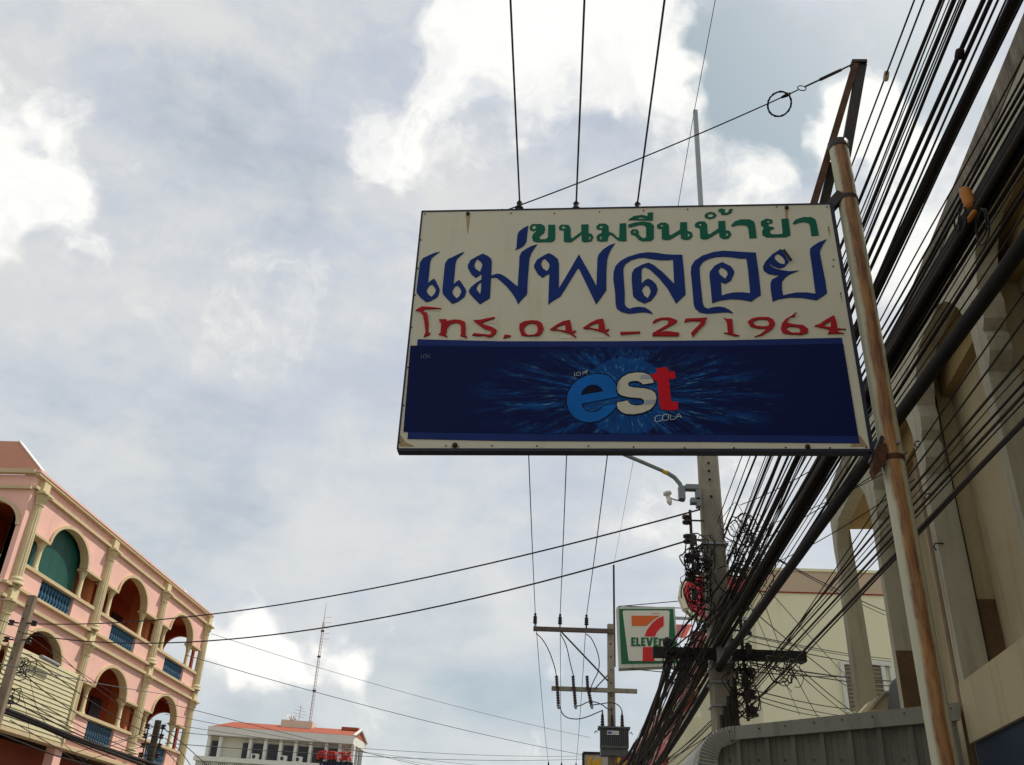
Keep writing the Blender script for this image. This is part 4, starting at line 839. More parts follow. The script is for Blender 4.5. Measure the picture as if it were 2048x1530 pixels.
# baluster mesh shared by all
bal0 = MB().lathe((0, 0, 0), [(.05, 0), (.05, .04), (.03, .06), (.058, .15), (.062, .2), (.03, .28), (.045, .34), (.062, .42), (.03, .48), (.05, .49), (.05, .52)], 8)
balmesh = None
def arch_pts(c, a, b, z, n=18): return [(c + a * math.cos(math.pi * (1 - i / n)), z + b * math.sin(math.pi * (1 - i / n))) for i in range(n + 1)]
def colonnette(y, dz):
    z0, z1 = 8.79 + dz, 9.63 + dz
    c = MB().lathe((GX - .13, y, z0), [(.12, 0), (.12, .04), (.095, .06), (.10, .09), (.078, .12), (.07, .60)], 12).build('colonnette', COLM, pb)
    MB().lathe((GX - .13, y, z0 + .60), [(.072, 0), (.09, .015), (.08, .04), (.10, .12), (.135, .19), (.14, .24)], 12, flute=.1).build('capital', COLM, c)
def main_column(y, z0, z1, r=.155, base=True):
    zc = z1 - .36
    c = MB().lathe((GX + .05, y, z0 + .2), [(r, 0), (r * .98, (zc - z0 - .2) * .5), (r * .86, zc - z0 - .2)], 28, flute=.12).build('column', COLM, pb)
    MB().lathe((GX + .05, y, z0), [(r * 1.45, 0), (r * 1.45, .06), (r * 1.2, .08), (r * 1.35, .11), (r * 1.35, .14), (r * 1.08, .17), (r * 1.05, .2)], 20).build('column_base', COLM, c)
    cap = MB().lathe((GX + .05, y, zc), [(r * .9, 0), (r * 1.06, .015), (r * .92, .04), (r * 1.0, .10), (r * 1.35, .16), (r * 1.1, .17), (r * 1.25, .23), (r * 1.6, .28), (r * 1.45, .30)], 16, flute=.14)
    cap.box((GX - .18, y - r * 1.6, zc + .302), (GX + .05 + r * 1.55, y + r * 1.6, zc + .36)); cap.build('capital', COLM, c)
    MB().box((GX + .002, y - r * 1.05, z1 + .002), (GX + .05 + r * .75, y + r * 1.05, z1 + .30)).build('pedestal_block', COLM, c)
for dz in (0, -2.94):
    zs = 9.68 + dz
    for k in range(3):
        y0, y1 = ycol[k], ycol[k + 1]; yc = (y0 + y1) / 2; a, b = 1.15, .74
        ar = arch_pts(yc, a, b, zs)
        MB().sheet([[(y0, zs)] + ar + [(y1, zs), (y1, 10.72 + dz - .002), (y0, 10.72 + dz - .002)]], fF, -.2, 0, True).build('arch_wall', PINK, pb)
        MB().sheet([arch_pts(yc, a - .012, b - .012, zs) + list(reversed(arch_pts(yc, a + .085, b + .08, zs)))], fF, -.205, .05, True).build('arch_moulding', TRIM, pb)
        for ya, yb in ((y0 + .1, yc - a - .005), (yc + a + .005, y1 - .1)):
            MB().box((GX - .27, ya, zs - .07), (GX + .045, yb, zs - .002)).build('lintel', TRIM, pb)
        for s in (-1, 1): colonnette(yc + s * (a + .16), dz)
        w = .98
        for ya, yb in ((y0, yc - w), (yc + w, y1)):
            MB().box((GX - .2, ya, 8.14 + dz), (GX - .012, yb, 8.70 + dz)).build('parapet', PINK, pb)
        MB().box((GX - .24, y0 + .05, 8.70 + dz), (GX + .06, y1 - .05, 8.79 + dz)).build('hand_rail', TRIM, pb)
        for i in range(11):
            y = yc - w + .1 + (2 * w - .2) * i / 10
            if balmesh is None:
                o = bal0.build('baluster', BALM, pb); balmesh = o.data; o.location = V((GX - .1, y, 8.17 + dz)) - pb.location
            else:
                o = bpy.data.objects.new('baluster', balmesh); C.objects.link(o); o.parent = pb; o.location = V((GX - .1, y, 8.17 + dz)) - pb.location
            if balmesh and i == 0 and dz == 0 and k == 0:
                for v in balmesh.vertices: v.co += pb.location
        # window or door in the back wall
        MB().box((GX - D0 + .002, y0 + .35, 8.15 + dz), (GX - D0 + .05, y0 + 1.2, 10.0 + dz)).build('door', DARKW, pb)
    for y in ycol: main_column(y, 8.14 + dz, 10.66 + dz)
    for y in ycol[1:3]: MB().box((GX - 1.0, y - .13, 8.141 + dz), (GX - .285, y + .13, 10.599 + dz)).build('partition', INNER_SUN, pb)
# green shutter panels in the first upper arch
for i in range(5):
    y = 24.05 + i * .53
    MB().box((GX - .34, y, 8.16), (GX - .30, y + .52, 10.55)).build('shutter_panel', GREENP, pb)
# end wall beyond the last bay, with the arch that shows the sky
for dz in (0, -2.94):
    xc = GX - .98; ar = arch_pts(xc, .62, .6, 9.62 + dz, 14)
    hole = ar + [(xc + .62, 8.74 + dz), (xc - .62, 8.74 + dz)]
    MB().sheet([[(GX - D0, 8.141 + dz), (GX - .285, 8.141 + dz), (GX - .285, 10.6 + dz), (GX - D0, 10.6 + dz)], hole], lambda u, v, d: V((u, 37.1 - d, v)), -.18, 0, True).build('end_wall', INNER, pb)
    for i in range(5):
        o = bpy.data.objects.new('baluster', balmesh); C.objects.link(o); o.parent = pb; o.location = V((xc - .5 + .25 * i, 37.18, 8.3 + dz)) - pb.location
# camera-facing side wall with its own arches
fS = lambda x, z, d: V((x, 22.7 - d, z))
for dz in (0, -2.94):
    holes = []
    for xc in (-15.22, -17.9, -20.6):
        ar = arch_pts(xc, .98, .72, 9.62 + dz, 16); holes.append(ar + [(xc + .98, 8.3 + dz), (xc - .98, 8.3 + dz)])
        MB().sheet([ar + list(reversed(arch_pts(xc, 1.07, .81, 9.62 + dz, 16)))], fS, .001, .055, True).build('arch_moulding', TRIM, pb)
        MB().box((xc - .98, 22.72, 8.74 + dz), (xc + .98, 22.86, 8.82 + dz)).build('hand_rail', TRIM, pb)
        for i in range(7):
            o = bpy.data.objects.new('baluster', balmesh); C.objects.link(o); o.parent = pb; o.location = V((xc - .84 + .28 * i, 22.79, 8.26 + dz)) - pb.location
    MB().sheet([[(-22.4, 8.1 + dz), (GX - .285, 8.1 + dz), (GX - .285, 11.04 + dz), (-22.4, 11.04 + dz)]] + holes, fS, -.2, 0, True).build('side_wall', PINK, pb)
    MB().box((-22.45, 22.60, 10.62 + dz), (GX - .002, 22.699, 10.70 + dz)).build('moulding', TRIM, pb)
    MB().box((-22.45, 22.56, 8.06 + dz), (GX - .002, 22.699, 8.14 + dz)).build('moulding', TRIM, pb)
    MB().box((-22.3, 25.0, 8.15 + dz), (GX - D0 - .26, 25.1, 10.7 + dz)).build('inner_wall', INNER, pb)
MB().box((-22.45, 22.54, 11.05), (GX - .002, 22.699, 11.17)).build('moulding', TRIM, pb)
MB().box((-22.4, 22.9, 10.72), (GX - .3, 37.1, 10.9)).build('roof_slab', TRIM, pb)
MB().box((-22.4, 37.12, 0), (GX - D0 - .01, 37.3, 11.1)).build('rear_side_wall', PINK, pb)
MB().box((-22.5, 22.9, 0), (-22.41, 37.3, 11.1)).build('rear_wall', PINK, pb)
# gable parapets at both ends
GABM = M('salmon_gable', (.60, .29, .20), .85, .08, 1.2)
GABR = M('red_gable', (.56, .17, .12), .85, .08, 1.2)
WHT = M('white_edge', (.78, .76, .70), .7, .05, 3)
for y, m, x1 in ((22.72, GABM, GX + .05), (36.95, GABR, GX - .3)):
    MB().sheet([[(x1, 11.20), (x1 - .88, 12.05), (x1 - 3.2, 12.05), (x1 - 4.1, 11.20)]], lambda u, v, d: V((u, y - d, v)), -.22, 0, True).build('gable', m, pb)
    MB().bar((x1 + .02, y + .10, 11.22), (x1 - .87, y + .10, 12.07), .26, .03, (.7, 0, .7)).build('gable_coping', WHT, pb)
# ground floor
MB().box((GX - 1.0, 22.9, 0.12), (GX - .85, 37.2, 4.76)).build('shop_wall', SHOPR, pb)
for y in ycol: MB().box((GX - .25, y - .22, .12), (GX + .02, y + .22, 4.755)).build('pier', PINK, pb)
for k in range(3):
    MB().box((GX - .845, ycol[k] + .6, .12), (GX - .80, ycol[k + 1] - .6, 3.4)).build('roller_shutter', M('grey_shutter', (.22, .21, .2), .5, .1, 4), pb)
MB().box((-22.4, 22.7, 0.0), (GX - .3, 22.89, 5.15)).build('side_wall', PINK, pb)
# beige siding over the first middle bay
cl = MB().box((GX + .055, 23.62, 4.88), (GX + .10, 27.60, 6.78)).build('siding_panel', TRIM, pb, label='beige plank siding closing the first middle-floor bay')
nb = 17; hb = 1.90 / nb; bd = None
for i in range(nb):
    z = 4.885 + i * hb
    vs = [(GX + .101, 23.6, z), (GX + .101, 27.6, z), (GX + .101, 27.6, z + hb - .004), (GX + .101, 23.6, z + hb - .004), (GX + .128, 23.6, z), (GX + .128, 27.6, z), (GX + .108, 27.6, z + hb - .004), (GX + .108, 23.6, z + hb - .004)]
    if bd is None:
        bd = MB().add(vs, [(4, 5, 6, 7), (0, 4, 7, 3), (1, 2, 6, 5), (3, 7, 6, 2), (0, 1, 5, 4)]).build('board', SIDING, cl)
    else: share(bd, 'board', cl, (0, 0, i * hb))
MB().box((GX + .06, 27.605, 4.86), (GX + .18, 27.68, 6.80)).build('siding_post', COLM, pb)
tag(MB().tube([onX((82, 1313), GX + .3), onX((98, 1321), GX + .3), onX((116, 1331), GX + .3)], .06, 8).build('vent_pipe', GALV), 'short grey pipe lying on top of the beige siding', 'pipe')

# ================================================================== white office building far down the street
OW = M('office_cream_wall', (.60, .58, .47), .85, .08, .6, stain=(.42, .40, .32), stains=.3)
OWW = M('office_white_trim', (.68, .67, .60), .8, .06, 1)
OGL = M('office_glass', (.035, .037, .04), .15, .25, .5)
OBAR = M('office_mullion', (.06, .055, .05), .6, .1, 2)
ROOFR = M('orange_roof_tiles', (.34, .085, .045), .75, .12, 2, .3, 14)
Lf, Rf = onY((417, 1452), 87.3), onY((708, 1471), 90.0); zE = (Lf.z + Rf.z) / 2; WL = V((Rf.x - Lf.x, Rf.y - Lf.y, 0)); wl = WL.length; wu = WL.normalized(); wv = V((.04, 1, 0)).normalized()
of_ = thing('office_building', (Lf.x, Lf.y, 0), 'pale office building with orange tiled roof in the distance', 'building')
FR = (V((Lf.x, Lf.y, 0)), wu, wv, V((0, 0, 1)))
def ob(name, a, b, m, parent=None): return MB().box(a, b, FR).build(name, m, parent or of_)
dep = 5.2
ob('body', (.25, .9, 0), (wl - .2, dep, zE - .7), OW)
ob('fascia', (0, 0, zE - .72), (wl, dep + .3, zE), OWW)
ob('balcony_slab', (-.6, -.5, zE - 2.98), (wl - 2.2, .899, zE - 2.60), OWW)
ob('balcony_slab', (wl - 2.19, -.3, zE - 2.95), (wl + .05, .899, zE - 2.62), OWW)
ob('lower_storey', (-.45, -.2, 0), (wl - 2.2, .898, zE - 2.985), M('office_pale_green', (.52, .55, .47), .85, .06, .8))
us = [.0, .077, .28, .383, .487, .59, .693, .80, .894, .985]
for u in us: ob('pier', (u * wl + .0, .35, zE - 2.6), (u * wl + .26, .898, zE - .722), OWW)
for i, u in enumerate(us[:-1]):
    if i == 1:
        w = ob('window', (.232 * wl, .80, zE - 2.55), (.278 * wl, .897, zE - 1.15), OGL)
    else:
        u1 = us[i + 1]
        if i == 8: continue
        w = ob('window', (u * wl + .30, .80, zE - 2.5), (u1 * wl - .04, .897, zE - 1.12), OGL)
        n = 3
        for j in range(1, n):
            x = u * wl + .3 + (u1 * wl - .34 - u * wl) * j / n; ob('mullion', (x - .025, .76, zE - 2.5), (x + .025, .799, zE - 1.12), OBAR, w)
        ob('mullion', (u * wl + .3, .755, zE - 1.72), (u1 * wl - .04, .79, zE - 1.66), OBAR, w)
for i in range(9):
    u0 = .0 + i * .105
    if u0 > .82: break
    w = ob('window', (u0 * wl + .1, -.30, zE - 5.0), (u0 * wl + .88, -.205, zE - 3.12), OGL)
    for j in range(5): ob('window_bar', (u0 * wl + .14 + j * .17, -.36, zE - 5.0), (u0 * wl + .20 + j * .17, -.301, zE - 3.12), OWW, w)
# side windows on the right face
for j in range(2): ob('window', (wl - .199, 1.5 + 1.9 * j, zE - 2.5), (wl - .12, 2.8 + 1.9 * j, zE - 1.0), OGL)
# roof
def op(u, v, z): return FR[0] + wu * u + wv * v + V((0, 0, z))
q = MB(); a, b, c, d = op(.25, .05, zE + .02), op(wl, .05, zE + .02), op(wl - .15, 2.7, zE + .85), op(1.2, 2.7, zE + .85); e_, f_ = op(.25, dep, zE + .02), op(wl, dep, zE + .02)
q.add([a, b, c, d, e_, f_], [(0, 1, 2, 3), (3, 2, 5, 4), (0, 3, 4), (1, 5, 2)]); q.build('roof', ROOFR, of_)
q = MB(); q.bar(op(wl + .05, .0, zE + .03), op(wl - .02, 2.7, zE + .9), .25, .12); q.bar(op(wl - .02, 2.7, zE + .9), op(wl + .05, dep + .2, zE + .03), .25, .12); q.build('gable_coping', OWW, of_)
ob('roof_ridge_block', (wl * .865, 2.2, zE + .76), (wl * .985, 3.2, zE + 1.02), ROOFR)
ob('roof_parapet_box', (.44 * wl, 1.9, zE + .5), (.66 * wl, 3.4, zE + 1.25), M('roof_box_cream', (.62, .52, .40), .8, .06, 1))
# red and dark letter boards on the facade (strokes follow the photo)
RSG = M('red_sign_letters', (.42, .02, .016), .5, .1, 3); DSG = M('navy_sign_letters', (.02, .022, .05), .5, .1, 3)
rs = thing('rooftop_letter_sign', onY((670, 1508), 89.2), 'red raised letters fixed to the right end of the pale office building', 'sign')
def cw(u, v, Y=89.0): return onY((390 + u * .1709, 1420 + v * .1709), Y)
for ln, w in (([(1440, 575), (1440, 500), (1490, 490), (1515, 500), (1515, 580)], .14), ([(1455, 545), (1500, 540)], .12), ([(1520, 465), (1530, 490)], .1), ([(1560, 580), (1560, 500), (1600, 495), (1640, 500), (1645, 580)], .16), ([(1600, 500), (1602, 580)], .13), ([(1680, 505), (1720, 500), (1725, 580), (1690, 575)], .12), ([(1745, 500), (1748, 580), (1700, 585)], .12), ([(1740, 460), (1780, 468), (1800, 455)], .08), ([(1775, 520), (1815, 500), (1825, 490)], .1), ([(1775, 590), (1775, 545), (1810, 540), (1820, 595)], .13)):
    MB().tube([cw(*p) for p in ln], w, 5).build('letter', RSG, rs)
for x in range(6):
    u = 1470 + x * 62; MB().tube([cw(u, 600), cw(u, 650), cw(u + 38, 645), cw(u + 38, 605)], .12, 5).build('letter', DSG, rs)
MB().box(tuple(cw(1430, 700, 89.2)), (cw(1840, 700, 89.2).x, 89.3, cw(1430, 595).z)).build('backing_frame', OBAR, rs)
# mast, dish, aerial, air conditioners
mx = onY((618, 1456), 95.0); mt_ = onY((653, 1206), 95.0)
MASTM = M('mast_steel', (.48, .40, .37), .6, .25, .6, stain=(.5, .12, .09), stains=.3)
ms = thing('radio_mast', (mx.x, 95, mx.z), 'tall thin lattice radio mast on the orange-roofed office', 'mast')
h = mt_.z - mx.z; R3 = .13; legs = [V((mx.x + R3 * math.cos(t), 95 + R3 * math.sin(t), mx.z - 1.2)) for t in (0, 2.094, 4.189)]
for L_ in legs: MB().tube([L_, L_ + V((0, 0, h * .84 + 1.2))], .022, 5).build('leg', MASTM, ms)
nseg = 34
for i in range(nseg):
    z0 = (h * .84 + 1.0) * i / nseg; z1 = (h * .84 + 1.0) * (i + 1) / nseg; q = MB()
    for j in range(3): q.tube([legs[j] + V((0, 0, z0)), legs[(j + 1) % 3] + V((0, 0, z1))], .012, 4)
    q.build('lattice', MASTM, ms)
for t in (.28, .55, .76): MB().lathe((mx.x, 95, mx.z + h * t), [(.19, 0), (.19, .12)], 8).build('joint_plate', STEELD, ms)
MB().tube([(mx.x, 95, mx.z + h * .8), (mx.x, 95, mt_.z)], [.05, .02], 5).build('whip', MASTM, ms)
for k in range(5): z = mx.z + h * (.70 + .045 * k); MB().bar((mx.x + .2, 95, z), (mx.x + .75, 95, z), .03, .03).build('dipole', MASTM, ms)
dc = onY((580, 1441), 93); ds = thing('satellite_dish', dc + V((0, 0, -.6)), 'small satellite dish standing on the office roof box', 'dish')
MB().lathe(dc, [(.05, .0), (.3, .05), (.55, .16), (.62, .22), (.60, .23), (.3, .10), (.02, .06)], 16, (.55, -.5, .66)).build('reflector', M('dish_grey', (.33, .33, .33), .5, .1, 3), ds)
MB().bar(dc + V((0, 0, .05)), dc + V((.1, .1, -.8)), .09, .09, (0, 1, 0)).build('stand', STEELD, ds)
ac = onY((597, 1445), 93.5); an = thing('tv_aerial', ac, 'spindly television aerial beside the satellite dish', 'aerial')
MB().tube([ac + V((0, 0, -.6)), ac + V((0, 0, 1.6))], .03, 5).build('pole', MASTM, an)
for k, (z, w) in enumerate(((1.5, .3), (1.2, .55), (.9, .7), (.65, .45))): MB().bar(ac + V((-w, -.05, z)), ac + V((w, .1, z - .2)), .03, .03).build('element', MASTM, an)
for i, (u, lb) in enumerate(((.325, 'white air conditioner on the office balcony, leftmost of three'), (.515, 'white air conditioner on the office balcony, middle of three'), (.62, 'white air conditioner on the office balcony, rightmost of three'))):
    t = thing('air_conditioner', op(u * wl, -.1, zE - 2.6), lb, 'air conditioner', 'office air conditioners')
    MB().box((u * wl, -.3, zE - 2.595), (u * wl + .62, .1, zE - 2.12), FR).build('casing', OWW, t)
    MB().lathe(op(u * wl + .24, -.301, zE - 2.36), [(.17, 0), (.17, .03), (.05, .035)], 12, -wv).build('fan_grille', OBAR, t)
# ================================================================== cream store building beyond the pole
CRW = M('cream_store_wall', (.74, .71, .49), .85, .06, .7, .1, 30, stain=(.50, .46, .30), stains=.2)
TANP = M('tan_parapet', (.50, .39, .27), .85, .08, .8)
REDP = M('red_sign_paint', (.55, .035, .045), .5, .1, 2)
REDD = M('dull_red_panel', (.26, .025, .022), .6, .15, 2)
WX, WY = 4.3, 20.0
st = thing('store_building', (WX, WY, 0), 'cream store building with tan parapet behind the cable-hung pole', 'building')
MB().box((WX, WY, 0), (13, 39, 7.62)).build('wall', CRW, st)
MB().box((WX - .03, WY - .03, 7.62), (13, 39, 8.08)).build('parapet', TANP, st)
MB().box((WX - .035, WY - .035, 7.598), (13, WY - .001, 7.618)).build('red_line', REDD, st)
MB().box((WX - .06, WY - .06, 8.08), (13, 39, 8.14)).build('coping', CRW, st)
# louvred window
a, b = onY((1686, 1330), WY), onY((1790, 1424), WY)
wf_ = MB(); WHF = M('white_window_frame', (.62, .62, .55), .7, .05, 3)
for p, q in (((a.x - .08, b.z - .05), (a.x, a.z + .08)), ((b.x, b.z - .05), (b.x + .08, a.z + .08)), ((a.x + .001, a.z), (b.x - .001, a.z + .08)), ((a.x + .75, b.z), (a.x + .83, a.z - .001))):
    wf_.box((p[0], WY - .08, p[1]), (q[0], WY - .002, q[1]))
win = wf_.build('window_frame', WHF, st)
MB().box((a.x + .001, WY - .03, b.z), (a.x + .749, WY - .002, a.z - .002)).build('window_recess', M('brown_recess', (.20, .155, .07), .8, .1, 2), win)
LOUV = M('grey_louvre', (.30, .29, .24), .5, .1, 3)
for i in range(11):
    z = b.z + (a.z - b.z) * i / 11; MB().bar((a.x + .02, WY - .05, z + .02), (a.x + .74, WY - .05, z + .02), .05, .012, (0, .6, .8)).build('louvre', LOUV, win)
# folded cream pilasters on the street face
for i, y in enumerate((21.6, 24.6, 28.0, 32.0)):
    q = MB(); z1 = 6.2 - .0 * i; z0 = 2.4
    q.add([(WX - .002, y - .7, z1), (WX - .62, y, z1), (WX - .002, y + .7, z1), (WX - .002, y - .35, z0), (WX - .10, y, z0), (WX - .002, y + .35, z0)], [(0, 1, 4, 3), (1, 2, 5, 4), (0, 2, 1), (3, 4, 5)]); q.build('folded_pilaster', CRW, st)
# signs on the street face of the store
fX = lambda u, v, d: onX((u, v), WX - .08) + V((-d, 0, 0))
def fsign(pts, m, lab, d=.06):
    o = MB().sheet([pts], fX, -.07, d, True).build('wall_sign', m); return tag(o, lab, 'sign')
fsign([(1356, 1249), (1380, 1249), (1366, 1276), (1357, 1274)], REDP, 'small red panel peeking out above the cables by the store sign')
fsign([(1384, 1262), (1408, 1262), (1400, 1306), (1384, 1306)], REDD, 'dark red board hidden behind the cables left of the pole')
fsign([(1360, 1338), (1403, 1336), (1388, 1373), (1358, 1373)], REDD, 'dark red board with white tube lamp on the store front')
tag(MB().tube([onX((1382, 1361), WX - .3), onX((1400, 1360), WX - .3)], .05, 8).build('tube_lamp', WHF), 'short white tube lamp in front of the dark red board', 'lamp')
fsign([(1362, 1383), (1387, 1382), (1374, 1422), (1362, 1424)], REDP, 'bright red panel below the dark red board on the store front')
fsign([(1353, 1431), (1362, 1430), (1330, 1528), (1318, 1550), (1322, 1500)], REDP, 'long red strip running down the store front behind cables')
# round red sign at the parapet corner
rd = thing('round_sign', onY((1438, 1245), 19.7), 'red roundish sign with cream rim hidden behind the concrete pole', 'sign')
rp = [(1362, 1165), (1376, 1152), (1400, 1148), (1440, 1150), (1497, 1156), (1519, 1170), (1512, 1190), (1495, 1208), (1478, 1225), (1440, 1245), (1395, 1238), (1367, 1215), (1358, 1190)]
fR = lambda u, v, d: onY((u, v), 19.7) + V((0, -d, 0))
MB().sheet([rp], fR, -.25, 0, True).build('rim', CRW, rd)
MB().sheet([[(1438 + (x - 1438) * .93 + (4 if x < 1438 else -1), 1196 + (y - 1196) * .94) for x, y in rp]], fR, .001, .02).build('face', REDP, rd)
MB().bar((3.6, 19.9, 7.0), (4.4, 20.1, 7.0), .08, .08).build('bracket', GALV, rd)
# ---- next building down the street
NB = M('pinkish_brick_front', (.33, .19, .15), .85, .15, 1.2, .2, 20)
nb_ = thing('terrace_building', (WX, 39.2, 0), 'narrow pinkish brown street front beyond the cream store', 'building')
MB().box((WX - .02, 39.3, 0), (12, 62, 7.9)).build('wall', NB, nb_)
for k in range(9): MB().box((WX - .10, 40 + 2.4 * k, 1), (WX - .021, 40.4 + 2.4 * k, 7.9)).build('pilaster', M('pink_pilaster', (.58, .30, .28), .85, .1, 1), nb_)
MB().box((WX - .16, 39.3, 7.902), (12, 62, 8.2)).build('parapet', M('pink_pilaster', (.58, .3, .28)), nb_)

# ================================================================== convenience-store sign
YS = 22.0
sv = thing('store_sign', onY((1296, 1336), YS), 'square store sign with orange and red 7 on white and green', 'sign')
fV = lambda u, v, d: onY((1200 + u * .26144, 1130 + v * .26144), YS) + V((0, -d, 0))
SGN = M('sign_green', (.010, .115, .045), .4, .08, 3); SWH = M('sign_white_panel', (.62, .60, .50), .4, .05, 3); SOR = M('sign_orange', (.62, .12, .018), .4, .06, 3); SRD = M('sign_red', (.56, .018, .018), .4, .06, 3)
SFR = M('sign_frame_pale', (.50, .50, .43), .6, .1, 4, stain=(.28, .2, .12), stains=.3)
MB().sheet([[(128, 320), (572, 320), (606, 770), (148, 790)]], fV, -.32, 0, True).build('cabinet', SFR, sv)
MB().sheet([[(145, 337), (560, 337), (590, 752), (163, 757)]], fV, .001, .012).build('green_face', SGN, sv)
MB().sheet([[(182, 350), (522, 350), (532, 358), (530, 420), (522, 735), (224, 735), (218, 728), (174, 372), (175, 355)]], fV, .012, .022).build('white_panel', SWH, sv)
MB().sheet([[(240, 390), (455, 390), (415, 415), (380, 445), (355, 467), (243, 467)]], fV, .022, .032).build('numeral_top', SOR, sv)
MB().sheet([[(485, 392), (440, 412), (395, 450), (358, 500), (340, 548), (420, 548), (432, 518), (455, 490), (487, 466)]], fV, .022, .032).build('numeral_curve', SRD, sv)
MB().sheet([[(328, 630), (418, 630), (416, 738), (325, 738)]], fV, .022, .032).build('numeral_stem', SRD, sv)
def blk(name, c): MB().sheet(c, fV, .022, .034).build(name, SGN, sv)
y0, y1 = 556, 623; H = y1 - y0
def E_(x): return [[(x, y0), (x + 32, y0), (x + 32, y0 + 15), (x + 15, y0 + 15), (x + 15, y0 + 26), (x + 28, y0 + 26), (x + 28, y0 + 40), (x + 15, y0 + 40), (x + 15, y0 + 52), (x + 33, y0 + 52), (x + 33, y1), (x, y1)]]
for c in (E_(238), [[(276, y0), (292, y0), (292, y0 + 52), (308, y0 + 52), (308, y1), (276, y1)]], E_(314), [[(352, y0), (369, y0), (378, y0 + 40), (387, y0), (404, y0), (386, y1), (369, y1)]], E_(409), [[(448, y0 + 8), (464, y0 + 8), (464, y0 + 14), (480, y0 + 5), (495, y0 + 12), (499, y0 + 24), (499, y1), (482, y1), (482, y0 + 28), (474, y0 + 22), (464, y0 + 30), (464, y1), (448, y1)]]): blk('letter', c)
MB().tube([fV(446, 640, .024) + (V((.02 * math.cos(t), 0, .02 * math.sin(t)))) for t in [k * .7 for k in range(10)]], .004, 4).build('registered_mark', SGN, sv)
MB().sheet([[(392, 370), (450, 371), (450, 376), (392, 375)]], fV, .022, .026).build('small_print', SOR, sv)
for z in (6.55, 7.55): MB().bar(onY((1350, 1240), YS + .15) * 1 if False else V((2.8, YS + .16, z)), V((4.36, YS + .16, z)), .06, .06).build('bracket_arm', GALV, sv)
for a, b in (((1236, 1213), (1385, 1185)), ((1240, 1212), (1370, 1212)), ((1252, 1337), (1330, 1350))): MB().tube([onY(a, YS + .1), V((WX + .05, YS + .3, onY(b, YS + .1).z))], .012, 4).build('stay', WIREM, sv)

# ---- advert board at the bottom edge
YB = 45.0
ab = thing('advert_board', onY((1228, 1560), YB), 'dark framed advert board with yellow letters below the transformer', 'sign')
fB = lambda u, v, d: onY((1140 + u * .08789, 1460 + v * .08789), YB) + V((0, -d, 0))
MB().sheet([[(310, 525), (1690, 560), (1690, 1500), (310, 1480)]], fB, -.2, 0, True).build('panel', M('advert_pale', (.45, .42, .36), .5, .1, 2), ab)
MB().sheet([[(860, 545), (1680, 562), (1680, 1400), (1100, 1400)]], fB, .001, .02).build('red_field', M('advert_red', (.22, .012, .014), .5, .1, 2), ab)
q = MB(); q.bar(fB(300, 520, .03), fB(1700, 558, .03), .1, .1, (0, 0, 1)); q.build('frame_rail', ARMK, ab); MB().bar(fB(300, 520, .035), fB(300, 1500, .035), .1, .12, (0, 1, 0)).build('frame_rail', ARMK, ab); MB().bar(fB(1690, 558, .035), fB(1690, 1500, .035), .1, .12, (0, 1, 0)).build('frame_rail', ARMK, ab)
for x in (340, 1650): MB().box((fB(x, 900, 0).x - .08, YB + .05, 0), (fB(x, 900, 0).x + .08, YB + .2, 6.6)).build('post', STEELD, ab)
YEL = M('advert_yellow', (.62, .36, .02), .45, .1, 2)
for c in ([(385, 830), (385, 690), (420, 625), (500, 598), (545, 610), (520, 650), (480, 690), (475, 830)], [(495, 830), (495, 720), (560, 700), (640, 640), (700, 640), (700, 830), (600, 830), (590, 780)], [(1075, 640), (1130, 620), (1160, 660), (1120, 740), (1150, 800), (1090, 830), (1070, 740)], [(1190, 830), (1200, 720), (1260, 690), (1340, 700), (1330, 740), (1260, 760), (1300, 830)], [(1370, 830), (1400, 700), (1440, 690), (1430, 830)], [(1480, 830), (1520, 720), (1600, 700), (1640, 760), (1640, 830)]):
    MB().sheet([c], fB, .02, .05).build('letter', YEL, ab)

# ================================================================== concrete building on the right, rotated 6 degrees from the street
az = math.atan2(*ray(1320, 1795).xy); RD_ = V((math.sin(az), math.cos(az), 0)); RN = V((-math.cos(az), math.sin(az), 0)); RO = V((3.4, 7, 0))
RFr = (RO, RD_, RN, V((0, 0, 1)))               # (along, towards the street, up)
TANW = M('tan_painted_wall', (.45, .375, .225), .85, .14, 1.2, .2, 40, stain=(.27, .195, .11), stains=.5, sscale=(2.5, 2.5, .16))
FINM = M('grey_cream_fin', (.45, .415, .30), .85, .14, 1.6, .2, 40, stain=(.24, .21, .15), stains=.5, sscale=(2.5, 2.5, .2))
BRN = M('brown_pebble_panel', (.16, .10, .05), .95, .25, 9, .8, 120)
EAVM = M('mouldy_eave_concrete', (.27, .23, .165), .95, .35, 4, .4, 50, stain=(.06, .05, .042), stains=.95, sscale=(2, 2, .4))
SOFM = M('soffit_paint', (.38, .27, .125), .85, .14, 1.4, stain=(.24, .15, .07), stains=.4, sscale=(1, 1, 1))
NAVY = M('navy_signboard', (.022, .034, .055), .55, .2, 2)
rb = thing('concrete_building', RO + RN * .5, 'tan concrete building with tall fins and mouldy eave at the right edge', 'building')
def rbx(name, a, b, m, p=None): return MB().box(a, b, RFr).build(name, m, p or rb)
def rp3(s, o, z): return RO + RD_ * s + RN * o + V((0, 0, z))
rbx('wall', (-12, -.1, 0), (1.5, .17, 5.52), TANW)
rbx('end_wall', (1.40, -6, 0), (1.499, -.101, 5.52), TANW)
rbx('coping', (-12, .25, 5.80), (3.60, .506, 5.99), EAVM)
rbx('fascia_beam', (-12, .36, 5.52), (3.56, .50, 5.798), FINM)
rbx('soffit', (-12, -.6, 5.54), (3.5, .359, 5.66), SOFM)
rbx('roof_deck', (-12, -6, 5.70), (3.5, .249, 5.80), EAVM)
rbx('soffit_beam', (-12, .171, 5.30), (1.49, .25, 5.538), SOFM)
